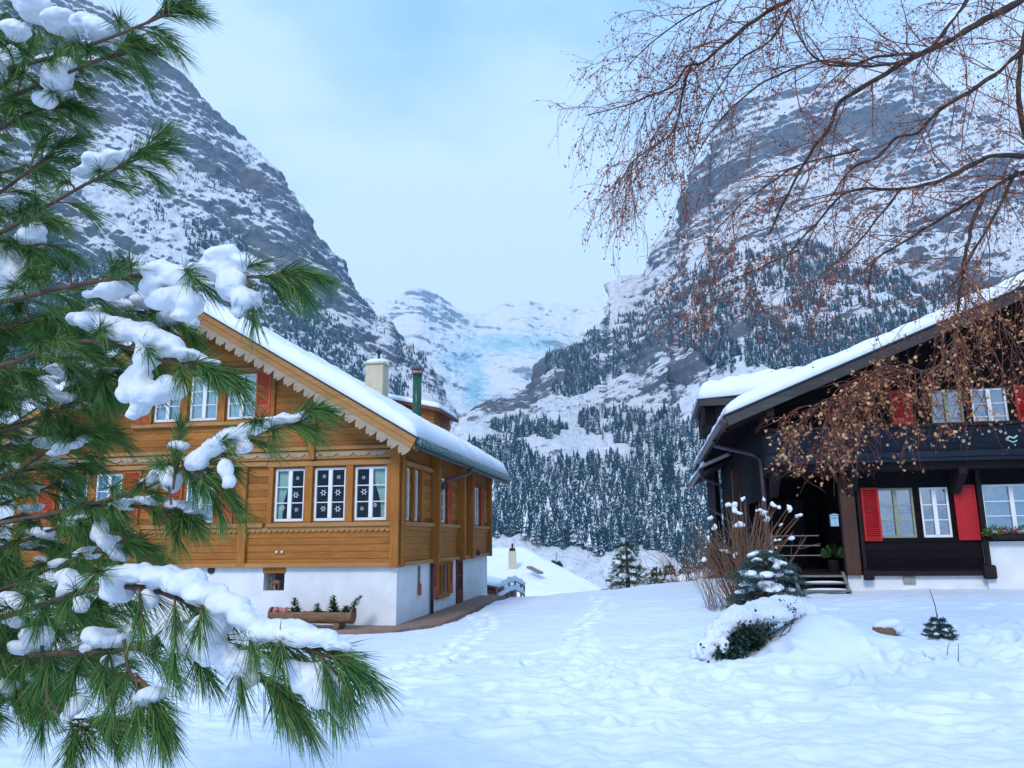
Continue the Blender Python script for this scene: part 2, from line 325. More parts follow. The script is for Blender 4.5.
def mountain_mat(name, tilt, seed=0, snow_bias=0.0, rockc=((.045, .052, .066), (.125, .135, .155), (.27, .27, .275)), warm=.25, ice=False):
    m, t, b = new_mat(name, .85, .1)
    c = t.nodes.new('ShaderNodeTexCoord'); g = t.nodes.new('ShaderNodeNewGeometry'); sp = t.nodes.new('ShaderNodeSeparateXYZ')
    t.links.new(g.outputs['Normal'], sp.inputs[0])
    def nn(scale, det=6.0, rough=.62, st=(1, 1, 1), dist=0.0):
        mpn = t.nodes.new('ShaderNodeMapping'); mpn.vector_type = 'TEXTURE'; mpn.inputs['Scale'].default_value = [1 / q for q in st]; mpn.inputs['Location'].default_value = (seed, 0, 0)
        mpn.inputs['Rotation'].default_value = (0, rad(tilt), 0)
        t.links.new(c.outputs['Object'], mpn.inputs['Vector'])
        n = N(t, 'ShaderNodeTexNoise', Scale=scale, Detail=det, Roughness=rough, Distortion=dist); t.links.new(mpn.outputs[0], n.inputs['Vector']); return n.outputs['Fac']
    strata = nn(.022, 10.0, .70, (.11, .11, 1.7), .8); macro = nn(.0042, 5.0, .55, (.35, .35, 1.7), .6); streak = nn(.05, 5.0, .7, (1.3, 1.3, .12), .3)
    med = nn(.05, 7.0, .72, (.8, .8, 1.6), .3); fine = nn(.28, 3.0, .7); gully = nn(.02, 6.0, .65, (1.4, 1.4, .35), .6); patch = nn(.0042, 4.0, .55)
    att = t.nodes.new('ShaderNodeAttribute'); att.attribute_name = 'rock'
    s = math_(t, 'ADD', sp.outputs['Z'], math_(t, 'MULTIPLY', math_(t, 'SUBTRACT', strata, .5), 2.0))
    s = math_(t, 'ADD', s, math_(t, 'MULTIPLY', math_(t, 'SUBTRACT', gully, .5), 1.0))
    s = math_(t, 'ADD', s, math_(t, 'MULTIPLY', math_(t, 'SUBTRACT', patch, .5), 1.3))
    s = math_(t, 'ADD', s, math_(t, 'MULTIPLY', math_(t, 'SUBTRACT', macro, .5), 4.0))
    s = math_(t, 'ADD', s, math_(t, 'MULTIPLY', math_(t, 'SUBTRACT', streak, .5), .7))
    s = math_(t, 'ADD', s, math_(t, 'MULTIPLY', math_(t, 'SUBTRACT', med, .5), .75))
    s = math_(t, 'ADD', s, math_(t, 'MULTIPLY', math_(t, 'SUBTRACT', fine, .5), 1.1))
    s = math_(t, 'ADD', s, snow_bias); s = math_(t, 'SUBTRACT', s, att.outputs['Fac'])
    mr = N(t, 'ShaderNodeMapRange'); mr.interpolation_type = 'SMOOTHSTEP'; mr.inputs['From Min'].default_value = .44; mr.inputs['From Max'].default_value = .70
    t.links.new(s, mr.inputs['Value'])
    rc = ramp(t, math_(t, 'ADD', math_(t, 'MULTIPLY', nn(.02, 8.0, .7, (.6, .6, 2)), .6), math_(t, 'MULTIPLY', streak, .4)), [(.28, rockc[0]), (.5, rockc[1]), (.72, rockc[2])])
    wm = t.nodes.new('ShaderNodeMix'); wm.data_type = 'RGBA'
    t.links.new(math_(t, 'MULTIPLY', math_(t, 'GREATER_THAN', nn(.006, 4.0, .6, (1, 1, .5)), .56), warm), wm.inputs['Factor'])
    t.links.new(rc, wm.inputs['A']); wm.inputs['B'].default_value = (.30, .23, .18, 1)
    if ice:
        ia = t.nodes.new('ShaderNodeAttribute'); ia.attribute_name = 'ice'
        sc_ = ramp(t, math_(t, 'SUBTRACT', nn(.009, 9.0, .78, (1, 1, 2)), math_(t, 'MULTIPLY', ia.outputs['Fac'], .25)), [(.16, (.22, .50, .66)), (.34, (.50, .76, .86)), (.46, (.86, .90, .94))])
    mix = t.nodes.new('ShaderNodeMix'); mix.data_type = 'RGBA'; t.links.new(mr.outputs[0], mix.inputs['Factor'])
    t.links.new(wm.outputs['Result'], mix.inputs['A'])
    if ice: t.links.new(sc_, mix.inputs['B'])
    else: mix.inputs['B'].default_value = (.87, .90, .94, 1)
    t.links.new(mix.outputs['Result'], b.inputs['Base Color'])
    bump(t, b, math_(t, 'ADD', math_(t, 'MULTIPLY', med, 1.0), math_(t, 'MULTIPLY', fine, .35)), .9, 14)
    return m
def forest_mat():
    m, t, b = new_mat('snowy_conifer', .8, .1); g = t.nodes.new('ShaderNodeNewGeometry'); sp = t.nodes.new('ShaderNodeSeparateXYZ'); t.links.new(g.outputs['Normal'], sp.inputs[0])
    n = N(t, 'ShaderNodeTexNoise', Scale=.9, Detail=3.0); t.links.new(coords(t), n.inputs['Vector'])
    att = t.nodes.new('ShaderNodeAttribute'); att.attribute_name = 'snowy'
    s = math_(t, 'ADD', math_(t, 'MULTIPLY', sp.outputs['Z'], .5), math_(t, 'MULTIPLY', math_(t, 'SUBTRACT', n.outputs['Fac'], .5), 2.4))
    s = math_(t, 'ADD', s, att.outputs['Fac'])
    mr = N(t, 'ShaderNodeMapRange'); mr.interpolation_type = 'SMOOTHSTEP'; mr.inputs['From Min'].default_value = .50; mr.inputs['From Max'].default_value = .75
    t.links.new(s, mr.inputs['Value'])
    gc = ramp(t, g.outputs['Random Per Island'], [(.1, (.003, .021, .034)), (.6, (.008, .038, .050)), (.95, (.022, .065, .060))])
    mix = t.nodes.new('ShaderNodeMix'); mix.data_type = 'RGBA'; t.links.new(mr.outputs[0], mix.inputs['Factor']); t.links.new(gc, mix.inputs['A']); mix.inputs['B'].default_value = (.78, .84, .88, 1)
    t.links.new(mix.outputs['Result'], b.inputs['Base Color']); return m
M['forest'] = forest_mat()
M['mtn_left'] = mountain_mat('left_mountain_rock', 24, 0, .14, warm=.3)
M['mtn_right'] = mountain_mat('right_mountain_rock', -28, 400, .12, warm=.25)
M['mtn_head'] = mountain_mat('glacier_head', 8, 900, .34, warm=.1, ice=True)

# ================================================================== GROUND
GCP = np.array([(0, -8, 0), (0, 0, 0), (0, 6, .0), (-5, 6, -.05), (6, 6, .0), (-3, 12, -.22), (3.5, 13, .06), (10, 13, .22), (-2.4, 18.3, -.44), (-6, 18, -.5),
                (-10, 18, -.5), (-14, 12, -.4), (-1.6, 22, -.46), (-.8, 25, -.48), (.2, 30, -.62), (0.6, 22, -.22), (1.2, 26, -.16), (3, 25, -.10), (6, 19.5, .22), (7.5, 18.5, .26),
                (11, 18.5, .30), (15, 17, .4), (6.5, 26, .2), (10, 26, .3), (-12, 25, -.5), (4, 19, .05), (2, 18, -.06), (0, 16, -.18)], float)
def ground_z(x, y):
    x = np.asarray(x, float); y = np.asarray(y, float)
    d2 = (x[..., None] - GCP[:, 0]) ** 2 + (y[..., None] - GCP[:, 1]) ** 2
    w = np.exp(-d2 / 14.0) + 1e-4 / (1 + d2); z = (w * GCP[:, 2]).sum(-1) / w.sum(-1)
    xe = x - .18 * np.maximum(y - 20, 0); ys = y - 12 * sstep(6.9, 8.6, xe)
    s = np.maximum(ys - 27.2, 0); drop = np.where(s < 6, .024 * s * s, .86 + .29 * (s - 6)); drop = np.minimum(drop, 60)
    r = np.hypot(x, y); z = z - drop
    th = rad(9.5); qx = x + 2.821; qy = y - 19.0; lx = qx * math.cos(th) - qy * math.sin(th); ly = qx * math.sin(th) + qy * math.cos(th)
    foot = sstep(1.25, .95, lx) * sstep(-11.6, -10.8, lx) * sstep(-1.45, -1.0, ly) * sstep(11.5, 10.0, ly); z = z * (1 - foot) + np.minimum(z, -.56) * foot
    return z
def snow_detail(x, y):
    p = np.stack([x, y, 0 * x], -1); near = 1 - sstep(25, 60, np.hypot(x, y))
    z = .05 * fbm(p * .35, 3) + .016 * fbm(p * 1.6 + 5, 3)
    tr = np.exp(-((y - 9.5) / 3.2) ** 2)                     # trampled band across the near field
    tr = tr * sstep(-.35, .25, noise3(p * .28 + 31)) + .28
    lump = np.abs(noise3(p * 2.6 + 9)); lump2 = np.abs(noise3(p * 5.5 + 3))
    z = z + tr * (.035 * (lump - .3) + .018 * (lump2 - .3) + .045 * noise3(p * 2.2 + 50) + .028 * noise3(p * 5 + 70) + .012 * noise3(p * 11))
    return z * near
# footprints: dented trails
FP = []
def trail(pts, step=.55, spread=.16, n=1):
    for _ in range(n):
        for a, b in zip(pts[:-1], pts[1:]):
            a = np.array(a, float); b = np.array(b, float); l = np.linalg.norm(b - a); d = (b - a) / l; k = int(l / step)
            for i in range(k):
                q = a + d * (i + .5) * step + np.array([-d[1], d[0]]) * spread * (1 if i % 2 else -1) + RNG.normal(0, .06, 2)
                FP.append((q[0], q[1], math.atan2(d[1], d[0]) + RNG.normal(0, .15), RNG.uniform(.03, .085)))
trail([(1.4, 8.5), (1.0, 12), (1.3, 16), (2.3, 20), (2.6, 26)], n=2)
trail([(-2.2, 8), (-1.2, 12), (-.6, 17), (-.9, 21)], n=2)
trail([(-4, 9.5), (0, 10.2), (4, 9.8), (8, 11)], n=3, spread=.3)
trail([(3.4, 8.7), (6, 10.5), (8, 13), (10, 13.8)], n=2)
trail([(-3, 11), (0, 13), (3, 12.5)], n=1); trail([(9.8, 17.4), (6.6, 17.6), (3, 21)], n=1)
trail([(-1.5, 7.4), (2.5, 8.0), (6, 7.8)], n=2, spread=.35); trail([(4.5, 16.4), (8.5, 15.2), (11.5, 16)], n=1)
FP += [(RNG.uniform(-3, 7), RNG.uniform(7, 13), RNG.uniform(0, 6.3), RNG.uniform(.02, .07)) for _ in range(120)]
def footprints(x, y, z):
    for fx, fy, a, dep in FP:
        m = (np.abs(x - fx) < .5) & (np.abs(y - fy) < .5)
        if not m.any(): continue
        dx = x[m] - fx; dy = y[m] - fy; u = dx * math.cos(a) + dy * math.sin(a); v = -dx * math.sin(a) + dy * math.cos(a)
        q = (u / .19) ** 2 + (v / .10) ** 2
        z[m] += -dep * 1.25 * np.exp(-q ** 2.4) + dep * .4 * np.exp(-((np.sqrt(q) - 1.5) / .4) ** 2)
    return z
MOUNDS = [(4.15, 10.9, .75, .8, .40), (4.6, 12.2, .9, 1.1, .30), (4.0, 13.4, 1.3, 1.2, .16), (5.2, 14.8, 1.1, 1.0, .20), (6.4, 12.0, 1.6, 1.0, .10), (8.0, 16.9, .8, .6, .06), (2.2, 23.5, 2.0, 1.5, .05), (7.3, 13.2, .55, .3, .06)]
def full_ground(x, y):
    z = ground_z(x, y) + snow_detail(x, y)
    for mx_, my_, ra, rb, h in MOUNDS: z = z + h * np.exp(-((x - mx_) / ra) ** 2 - ((y - my_) / rb) ** 2)
    return z
def gz(x, y): return float(full_ground(np.array([float(x)]), np.array([float(y)]))[0])
def build_ground():
    ang = np.concatenate([np.linspace(-180, -52, 40, endpoint=False), np.linspace(-52, 52, 560), np.linspace(52, 180, 41)[1:]]) * math.pi / 180
    r = np.concatenate([[.02], np.linspace(.5, 4.5, 24), 4.5 * (34 / 4.5) ** (np.arange(1, 620) / 619.0), 34 * (16500 / 34.0) ** (np.arange(1, 110) / 109.0)])
    A, R_ = np.meshgrid(ang, r, indexing='ij'); x = R_ * np.sin(A); y = R_ * np.cos(A)
    z = footprints(x, y, full_ground(x, y)); p = np.stack([x, y, 0 * x], -1)
    far = sstep(60, 200, R_); z = z + far * 3 * fbm(p / 70.0, 4)
    z = z - 3500 * 0 * R_
    o = np_mesh('ground', np.stack([x, y, z], -1).reshape(-1, 3), grid_faces(len(ang), len(r))[:, ::-1], M['field_snow'], smooth=True)
    tag(o, kind='structure'); return o
build_ground()

# ================================================================== MOUNTAINS
def pts_in(poly, x, y):
    inside = np.zeros(x.shape, bool); n = len(poly)
    for i in range(n):
        x1, y1 = poly[i]; x2, y2 = poly[(i + 1) % n]
        c = ((y1 > y) != (y2 > y)) & (x < (x2 - x1) * (y - y1) / (y2 - y1 + 1e-9) + x1); inside ^= c
    return inside
def mountain(name, mat, crest, base, dbase, dcrest, gam, nu, nv, x0, x1, dip, amp, blobs, tr_amp=20, tr_per=110):
    s = np.linspace(x0, x1, nu); cy = np.interp(s, *zip(*crest)); by = np.interp(s, *zip(*base))
    if name == 'glacier_headwall':
        kk = np.exp(-(np.arange(-24, 25) / 6.0) ** 2); kk /= kk.sum(); cy = np.convolve(np.pad(cy, 24, 'edge'), kk, 'valid')
    db = np.interp(s, *zip(*dbase)); dc = np.interp(s, *zip(*dcrest)); t = np.linspace(0, 1, nv)
    PX = np.repeat(s[:, None], nv, 1); PY = by[:, None] + (cy - by)[:, None] * t[None]
    D = db[:, None] + (dc - db)[:, None] * t[None] ** gam
    P = at_np(PX, PY, D)
    back = []
    for k in range(1, 9):
        q = P[:, -1].copy(); q[:, 1] += 45 * k * k ** .5; q[:, 2] -= 14 * k * k; back.append(q)
    P = np.concatenate([P, np.stack(back, 1)], 1)
    PX2 = np.concatenate([PX, np.repeat(s[:, None], 8, 1)], 1); PY2 = np.concatenate([PY, np.repeat(cy[:, None] - 1, 8, 1)], 1)
    gu = np.gradient(P, axis=0); gv = np.gradient(P, axis=1); nrm = np.cross(gu, gv); nrm /= np.linalg.norm(nrm, axis=-1, keepdims=True) + 1e-9
    nrm = np.where(nrm[..., 1:2] > 0, -nrm, nrm); nrm[..., 2] *= .5
    z, x = P[..., 2], P[..., 0]
    big = fbm(P / 420.0 + 3, 4, .5, True); mid = fbm(P / 110.0 + 11, 4, .5); fine = fbm(P / 26.0 + 7, 4, .6)
    h = (z + dip * x) / tr_per + .55 * noise3(P / 260.0) + .25 * noise3(P / 70.0); fr = h - np.floor(h)
    terr = np.where(fr < .72, fr / .72, (1 - fr) / .28) - .5
    h2 = (z + dip * x) / (tr_per * .27) + .5 * noise3(P / 90.0 + 5); f2 = h2 - np.floor(h2); terr2 = np.where(f2 < .7, f2 / .7, (1 - f2) / .3) - .5
    lo_ = sstep(0, 60, D.repeat(1) .reshape(D.shape)[:, :1] * 0 + 60)
    d = amp * (.9 * big * 22 + mid * 15 + fine * 7.0) + tr_amp * terr * (.4 + .9 * sstep(-.3, .4, noise3(P / 300.0 + 8))) + tr_amp * .4 * terr2
    fade = np.ones(P.shape[:2]); fade[:, :nv] = sstep(0, .08, t)[None]
    P = P + nrm * (d * fade)[..., None]
    rock = np.zeros(PX2.shape)
    for bx, by_, rx, ry, a in blobs: rock += a * np.exp(-((PX2 - bx) / rx) ** 2 - ((PY2 - by_) / ry) ** 2)
    ice = np.zeros(PX2.shape)
    for bx, by_, rx, ry in ((505, 345, 42, 11), (474, 392, 14, 26), (462, 362, 22, 12), (545, 345, 22, 10)): ice = np.maximum(ice, np.exp(-((PX2 - bx) / rx) ** 2 - ((PY2 - by_) / ry) ** 2))
    # keep the far sheet under the near ground: the foot goes down into the valley floor
    foot = P[:, :1].copy(); foot[..., 2] -= 120; foot[..., 1] -= 30
    V = np.concatenate([foot, P], 1); rock = np.concatenate([rock[:, :1], rock], 1); ice = np.concatenate([ice[:, :1], ice], 1)
    o = np_mesh(name, V.reshape(-1, 3), grid_faces(nu, V.shape[1]), mat, smooth=True, attrs={'rock': rock, 'ice': ice})
    tag(o, kind='structure')
    return dict(P=P[:, :nv], PX=PX, PY=PY)
LM = mountain('rocky_mountain', M['mtn_left'],
    [(-420, -330), (-100, -120), (60, -20), (110, 18), (140, 43), (154, 59), (177, 75), (197, 92), (224, 122), (244, 145), (275, 170), (294, 196), (306, 215), (318, 239), (339, 266), (358, 294), (372, 313), (384, 318), (391, 335), (416, 350), (431, 364), (441, 388), (451, 408), (460, 428), (480, 450), (520, 500)],
    [(-420, 640), (300, 610), (420, 600), (520, 590)], [(-420, 800), (520, 900)], [(-420, 1900), (300, 2300), (400, 2300), (450, 2200), (520, 1500)], 1.15, 860, 620, -420, 520, .6, 1.0,
    [(95, 125, 40, 32, .38), (300, 225, 30, 45, .25), (215, 110, 28, 22, .25), (150, 75, 30, 18, .2), (180, 150, 60, 16, -.12), (230, 205, 70, 14, -.16), (430, 395, 14, 30, .2), (360, 330, 30, 30, .05)])
RM = mountain('forested_mountain', M['mtn_right'],
    [(380, 505), (400, 486), (430, 462), (450, 440), (465, 420), (480, 410), (505, 400), (530, 386), (545, 364), (555, 353), (580, 340), (600, 326), (609, 311), (612, 285), (623, 279), (647, 273), (648, 267), (660, 244), (675, 232), (679, 215), (684, 195), (696, 168), (712, 156), (716, 137), (731, 113), (743, 96), (759, 91), (782, 92), (820, 84), (850, 74), (885, 66), (915, 76), (960, 92), (1040, 104), (1200, 125), (1500, 110)],
    [(380, 606), (1500, 585)], [(380, 700), (700, 620), (1500, 560)], [(380, 900), (450, 1350), (540, 1700), (600, 2100), (612, 2500), (647, 2700), (700, 2600), (760, 2700), (1000, 2900), (1500, 2400)], 1.75, 1000, 640, 380, 1500, -.5, .9,
    [(705, 200, 16, 50, .3), (790, 150, 70, 35, .14), (620, 285, 9, 20, .1), (640, 380, 60, 30, .16), (500, 425, 40, 26, .2), (545, 412, 70, 34, .08), (590, 400, 20, 20, .08), (850, 250, 60, 14, .15), (680, 250, 40, 20, -.08), (640, 520, 300, 60, -.3), (580, 590, 200, 26, -.6), (600, 330, 14, 24, .15)], tr_amp=16)
HM = mountain('glacier_headwall', M['mtn_head'],
    [(240, 290), (330, 285), (380, 303), (398, 300), (410, 291), (419, 287), (430, 294), (441, 299), (452, 309), (466, 314), (480, 318), (498, 308), (512, 304), (524, 297), (540, 306), (556, 303), (575, 308), (600, 298), (650, 280), (760, 240)],
    [(240, 520), (760, 520)], [(240, 3300), (760, 3300)], [(240, 8500), (400, 8800), (640, 12500), (760, 12500)], 1.0, 420, 300, 240, 760, .0, 1.9,
    [(425, 305, 26, 14, .22), (525, 385, 30, 22, .38), (495, 400, 22, 14, .2), (560, 345, 24, 14, .2), (560, 380, 40, 30, .2), (440, 345, 60, 8, -.3), (470, 400, 16, 22, -.3), (500, 350, 50, 16, -.25)], tr_amp=14, tr_per=160)

# ================================================================== HAZE (the air of the valley)
def haze():
    mb = MB(); mb.box(-6500, 6500, -300, 16000, -330, 6000)
    m = bpy.data.materials.new('valley_air'); m.use_nodes = True; t = m.node_tree; t.nodes.clear()
    out = t.nodes.new('ShaderNodeOutputMaterial'); v = t.nodes.new('ShaderNodeVolumePrincipled')
    v.inputs['Color'].default_value = (.42, .74, 1, 1); v.inputs['Absorption Color'].default_value = (.8, .93, 1, 1); v.inputs['Density'].default_value = HAZE
    t.links.new(v.outputs[0], out.inputs['Volume']); m.volume_intersection_method if False else None
    tag(obj('haze', mb, m), kind='stuff')
HAZE = .00007
haze()

# ================================================================== FAR FOREST (counts as masses of stuff)
def forest(name, surf, polys, n, hr, snowy, seed, clear=None, spars=0.0, nscale=60.0):
    rg = np.random.default_rng(seed); PX, PY, P = surf['PX'], surf['PY'], surf['P']
    mask = np.zeros(PX.shape, bool)
    for poly in polys:
        jx = PX + 7 * noise3(np.stack([PX / 14, PY / 14, 0 * PX], -1)); jy = PY + 7 * noise3(np.stack([PX / 14, PY / 14, 0 * PX + 9], -1))
        mask |= pts_in(poly, jx, jy)
    dens = sstep(spars - .35, spars + .15, noise3(P / nscale) + .5 * noise3(P / (nscale * .35) + 4)) * mask
    if clear is not None:
        for cx, cy, rx, ry in clear: dens = dens * (1 - np.exp(-((PX - cx) / rx) ** 2 - ((PY - cy) / ry) ** 2))
    du = np.linalg.norm(np.gradient(P, axis=0), axis=-1) * np.linalg.norm(np.gradient(P, axis=1), axis=-1)
    D = P[..., 1]; w = (dens / (D / 1500) ** .8).ravel()
    w /= w.sum(); idx = rg.choice(len(w), size=n, p=w); p = P.reshape(-1, 3)[idx] + rg.normal(0, 1.2, (n, 3)) * [1, 1, 0]
    H = rg.uniform(hr[0], hr[1], n) * rg.choice([.45, .65, .85, 1, 1.25], n); tiers, sd = 5, 6
    V = np.zeros((n, tiers, sd + 1, 3), np.float32)
    for k in range(tiers):
        z0 = .08 + .17 * k; r = (.235 - .043 * k) * H * rg.uniform(.85, 1.15, n); a0 = rg.uniform(0, 6.28, n)
        V[:, k, 0] = np.stack([p[:, 0], p[:, 1], p[:, 2] + H * min(1.0, z0 + .30)], -1)
        for j in range(sd):
            a = a0 + j * 2 * math.pi / sd; rr = r * rg.uniform(.65, 1.25, n)
            V[:, k, j + 1] = np.stack([p[:, 0] + rr * np.cos(a), p[:, 1] + rr * np.sin(a), p[:, 2] + H * (z0 + rg.uniform(-.04, .03, n))], -1)
    b = np.arange(n * tiers)[:, None] * (sd + 1); F = np.concatenate([np.stack([b[:, 0], b[:, 0] + 1 + j, b[:, 0] + 1 + (j + 1) % sd], -1) for j in range(sd)])
    sn = np.repeat(rg.normal(snowy, .22, n), tiers * (sd + 1))
    o = np_mesh(name, V.reshape(-1, 3), F, M['forest'], attrs={'snowy': sn})
    tag(o, kind='stuff'); return o
R1 = [(545, 368), (580, 344), (610, 328), (640, 302), (670, 287), (700, 271), (730, 262), (770, 255), (800, 250), (835, 252), (870, 270), (920, 288), (1000, 296), (1500, 290), (1500, 450), (900, 420), (820, 392), (760, 382), (720, 375), (695, 352), (668, 345), (650, 352), (625, 378), (605, 392), (565, 398), (548, 384)]
R2 = [(395, 500), (440, 462), (480, 452), (520, 460), (560, 472), (610, 470), (640, 468), (600, 440), (572, 432), (590, 416), (640, 412), (680, 418), (705, 430), (740, 436), (1500, 440), (1500, 575), (700, 575), (674, 570), (640, 560), (607, 562), (557, 556), (520, 545), (488, 540), (395, 560)]
R3 = [(485, 436), (520, 426), (560, 432), (575, 442), (540, 446), (500, 448)]
forest('conifer_forest', RM, [R1], 46000, (10, 16), -.12, 1, clear=[(770, 305, 22, 22), (700, 385, 40, 12), (820, 325, 25, 12), (690, 318, 14, 8), (660, 300, 8, 14), (915, 320, 40, 9), (740, 340, 10, 20)], spars=-.12)
forest('snowy_conifer_forest', RM, [R2, R3], 46000, (12, 20), -.02, 2, clear=[(590, 452, 26, 9), (640, 478, 16, 5), (665, 500, 30, 7), (560, 470, 20, 4), (700, 475, 12, 18)], spars=-.3, nscale=45)
L1 = [(-420, 200), (20, 235), (60, 240), (105, 262), (120, 300), (150, 330), (-420, 600)]
L2 = [(180, 228), (200, 226), (245, 240), (250, 262), (225, 262), (205, 255), (185, 258)]
L3 = [(262, 285), (290, 290), (320, 308), (345, 335), (350, 350), (362, 362), (370, 385), (375, 410), (200, 420), (200, 330), (245, 292)]
L4 = [(383, 342), (400, 345), (425, 356), (432, 372), (440, 380), (415, 372), (395, 368)]
L5 = [(376, 375), (395, 385), (410, 400), (430, 420), (400, 430), (378, 410)]
L6 = [(168, 160), (190, 172), (235, 195), (285, 212), (286, 218), (235, 206), (185, 190), (168, 180)]
L7 = [(130, 205), (165, 210), (170, 240), (150, 245), (125, 230)]
forest('dark_conifer_forest', LM, [L1, L2, L3, L4, L5], 22000, (10, 17), -.25, 3, spars=-.45)
forest('scattered_conifers', LM, [L6, L7, [(340, 268), (372, 315), (384, 320), (384, 335), (350, 310)], [(372, 320), (400, 345), (440, 400), (440, 420), (380, 350)]], 650, (7, 12), -.1, 4, spars=-.1)

# ================================================================== HOUSE BUILDING BLOCKS
def wall(name, parent, mat, M4, outline, holes=(), th=.14):
    """a wall panel in its own x-z plane (outside faces -y), outline = convex polygon, holes = rectangles"""
    xs = sorted({p[0] for p in outline} | {h[0] for h in holes} | {h[1] for h in holes})
    zs = sorted({p[1] for p in outline} | {h[2] for h in holes} | {h[3] for h in holes})
    bm = bmesh.new(); vs = {}
    for x in xs:
        for z in zs: vs[x, z] = bm.verts.new((x, 0, z))
    for i in range(len(xs) - 1):
        for j in range(len(zs) - 1):
            cx, cz = (xs[i] + xs[i + 1]) / 2, (zs[j] + zs[j + 1]) / 2
            if any(h[0] < cx < h[1] and h[2] < cz < h[3] for h in holes): continue
            bm.faces.new((vs[xs[i], zs[j]], vs[xs[i + 1], zs[j]], vs[xs[i + 1], zs[j + 1]], vs[xs[i], zs[j + 1]]))
    n = len(outline); cxm = sum(p[0] for p in outline) / n; czm = sum(p[1] for p in outline) / n
    for i in range(n):
        a, b = outline[i], outline[(i + 1) % n]
        no = Vector((b[1] - a[1], 0, -(b[0] - a[0])))
        if no.length < 1e-6: continue
        if no.dot(Vector((cxm - a[0], 0, czm - a[1]))) > 0: no = -no
        bmesh.ops.bisect_plane(bm, geom=bm.verts[:] + bm.edges[:] + bm.faces[:], plane_co=(a[0], 0, a[1]), plane_no=no, clear_outer=True)
    for v in list(bm.verts):
        if not v.link_faces: bm.verts.remove(v)
    me = bpy.data.meshes.new(name); bm.to_mesh(me); bm.free()
    o = link(name, me, mat, parent); o.matrix_local = M4
    so = o.modifiers.new('thick', 'SOLIDIFY'); so.thickness = th; so.offset = -1
    return o
def RZ(a, p=(0, 0, 0)): return Matrix.Translation(p) @ Matrix.Rotation(a, 4, 'Z')
def curtain_mb(M4, x0, x1, z0, z1, y, tie=None, folds=9):
    mb = MB(); nx, nz_ = 26, 8; v = []
    for j in range(nz_ + 1):
        tz = j / nz_; z = z1 + (z0 - z1) * tz
        a, b = x0, x1
        if tie == 'l': b = x0 + (x1 - x0) * (1 - .62 * math.sin(min(1, tz * 1.25) * math.pi / 2) ** 2)
        if tie == 'r': a = x1 - (x1 - x0) * (1 - .62 * math.sin(min(1, tz * 1.25) * math.pi / 2) ** 2)
        for i in range(nx + 1):
            t = i / nx; v.append(M4 @ Vector((a + (b - a) * t, y + .02 * math.sin(t * folds * 6.28) , z)))
    f = [(j * (nx + 1) + i, j * (nx + 1) + i + 1, (j + 1) * (nx + 1) + i + 1, (j + 1) * (nx + 1) + i) for j in range(nz_) for i in range(nx)]
    return mb.add(v, f)
def star_mb(M4, x, z, r, y=.006, six=True):
    mb = MB(); k = 6
    for i in range(k):
        a = math.pi * i / k * 2; d = Vector((math.cos(a), 0, math.sin(a))); s = Vector((-math.sin(a), 0, math.cos(a))) * r * .13
        c = Vector((x, y, z))
        mb.add([M4 @ (c + d * r * .35 - s), M4 @ (c + d * r - s * .5), M4 @ (c + d * r + s * .5), M4 @ (c + d * r * .35 + s)], [(0, 1, 2, 3)])
        a2 = a + math.pi / k; d2 = Vector((math.cos(a2), 0, math.sin(a2))); a3 = a2 + 2 * math.pi / k; d3 = Vector((math.cos(a3), 0, math.sin(a3)))
        mb.add([M4 @ (c + d2 * r * .42), M4 @ (c + d2 * r * .56), M4 @ (c + d3 * r * .56), M4 @ (c + d3 * r * .42)], [(0, 1, 2, 3)])
    return mb
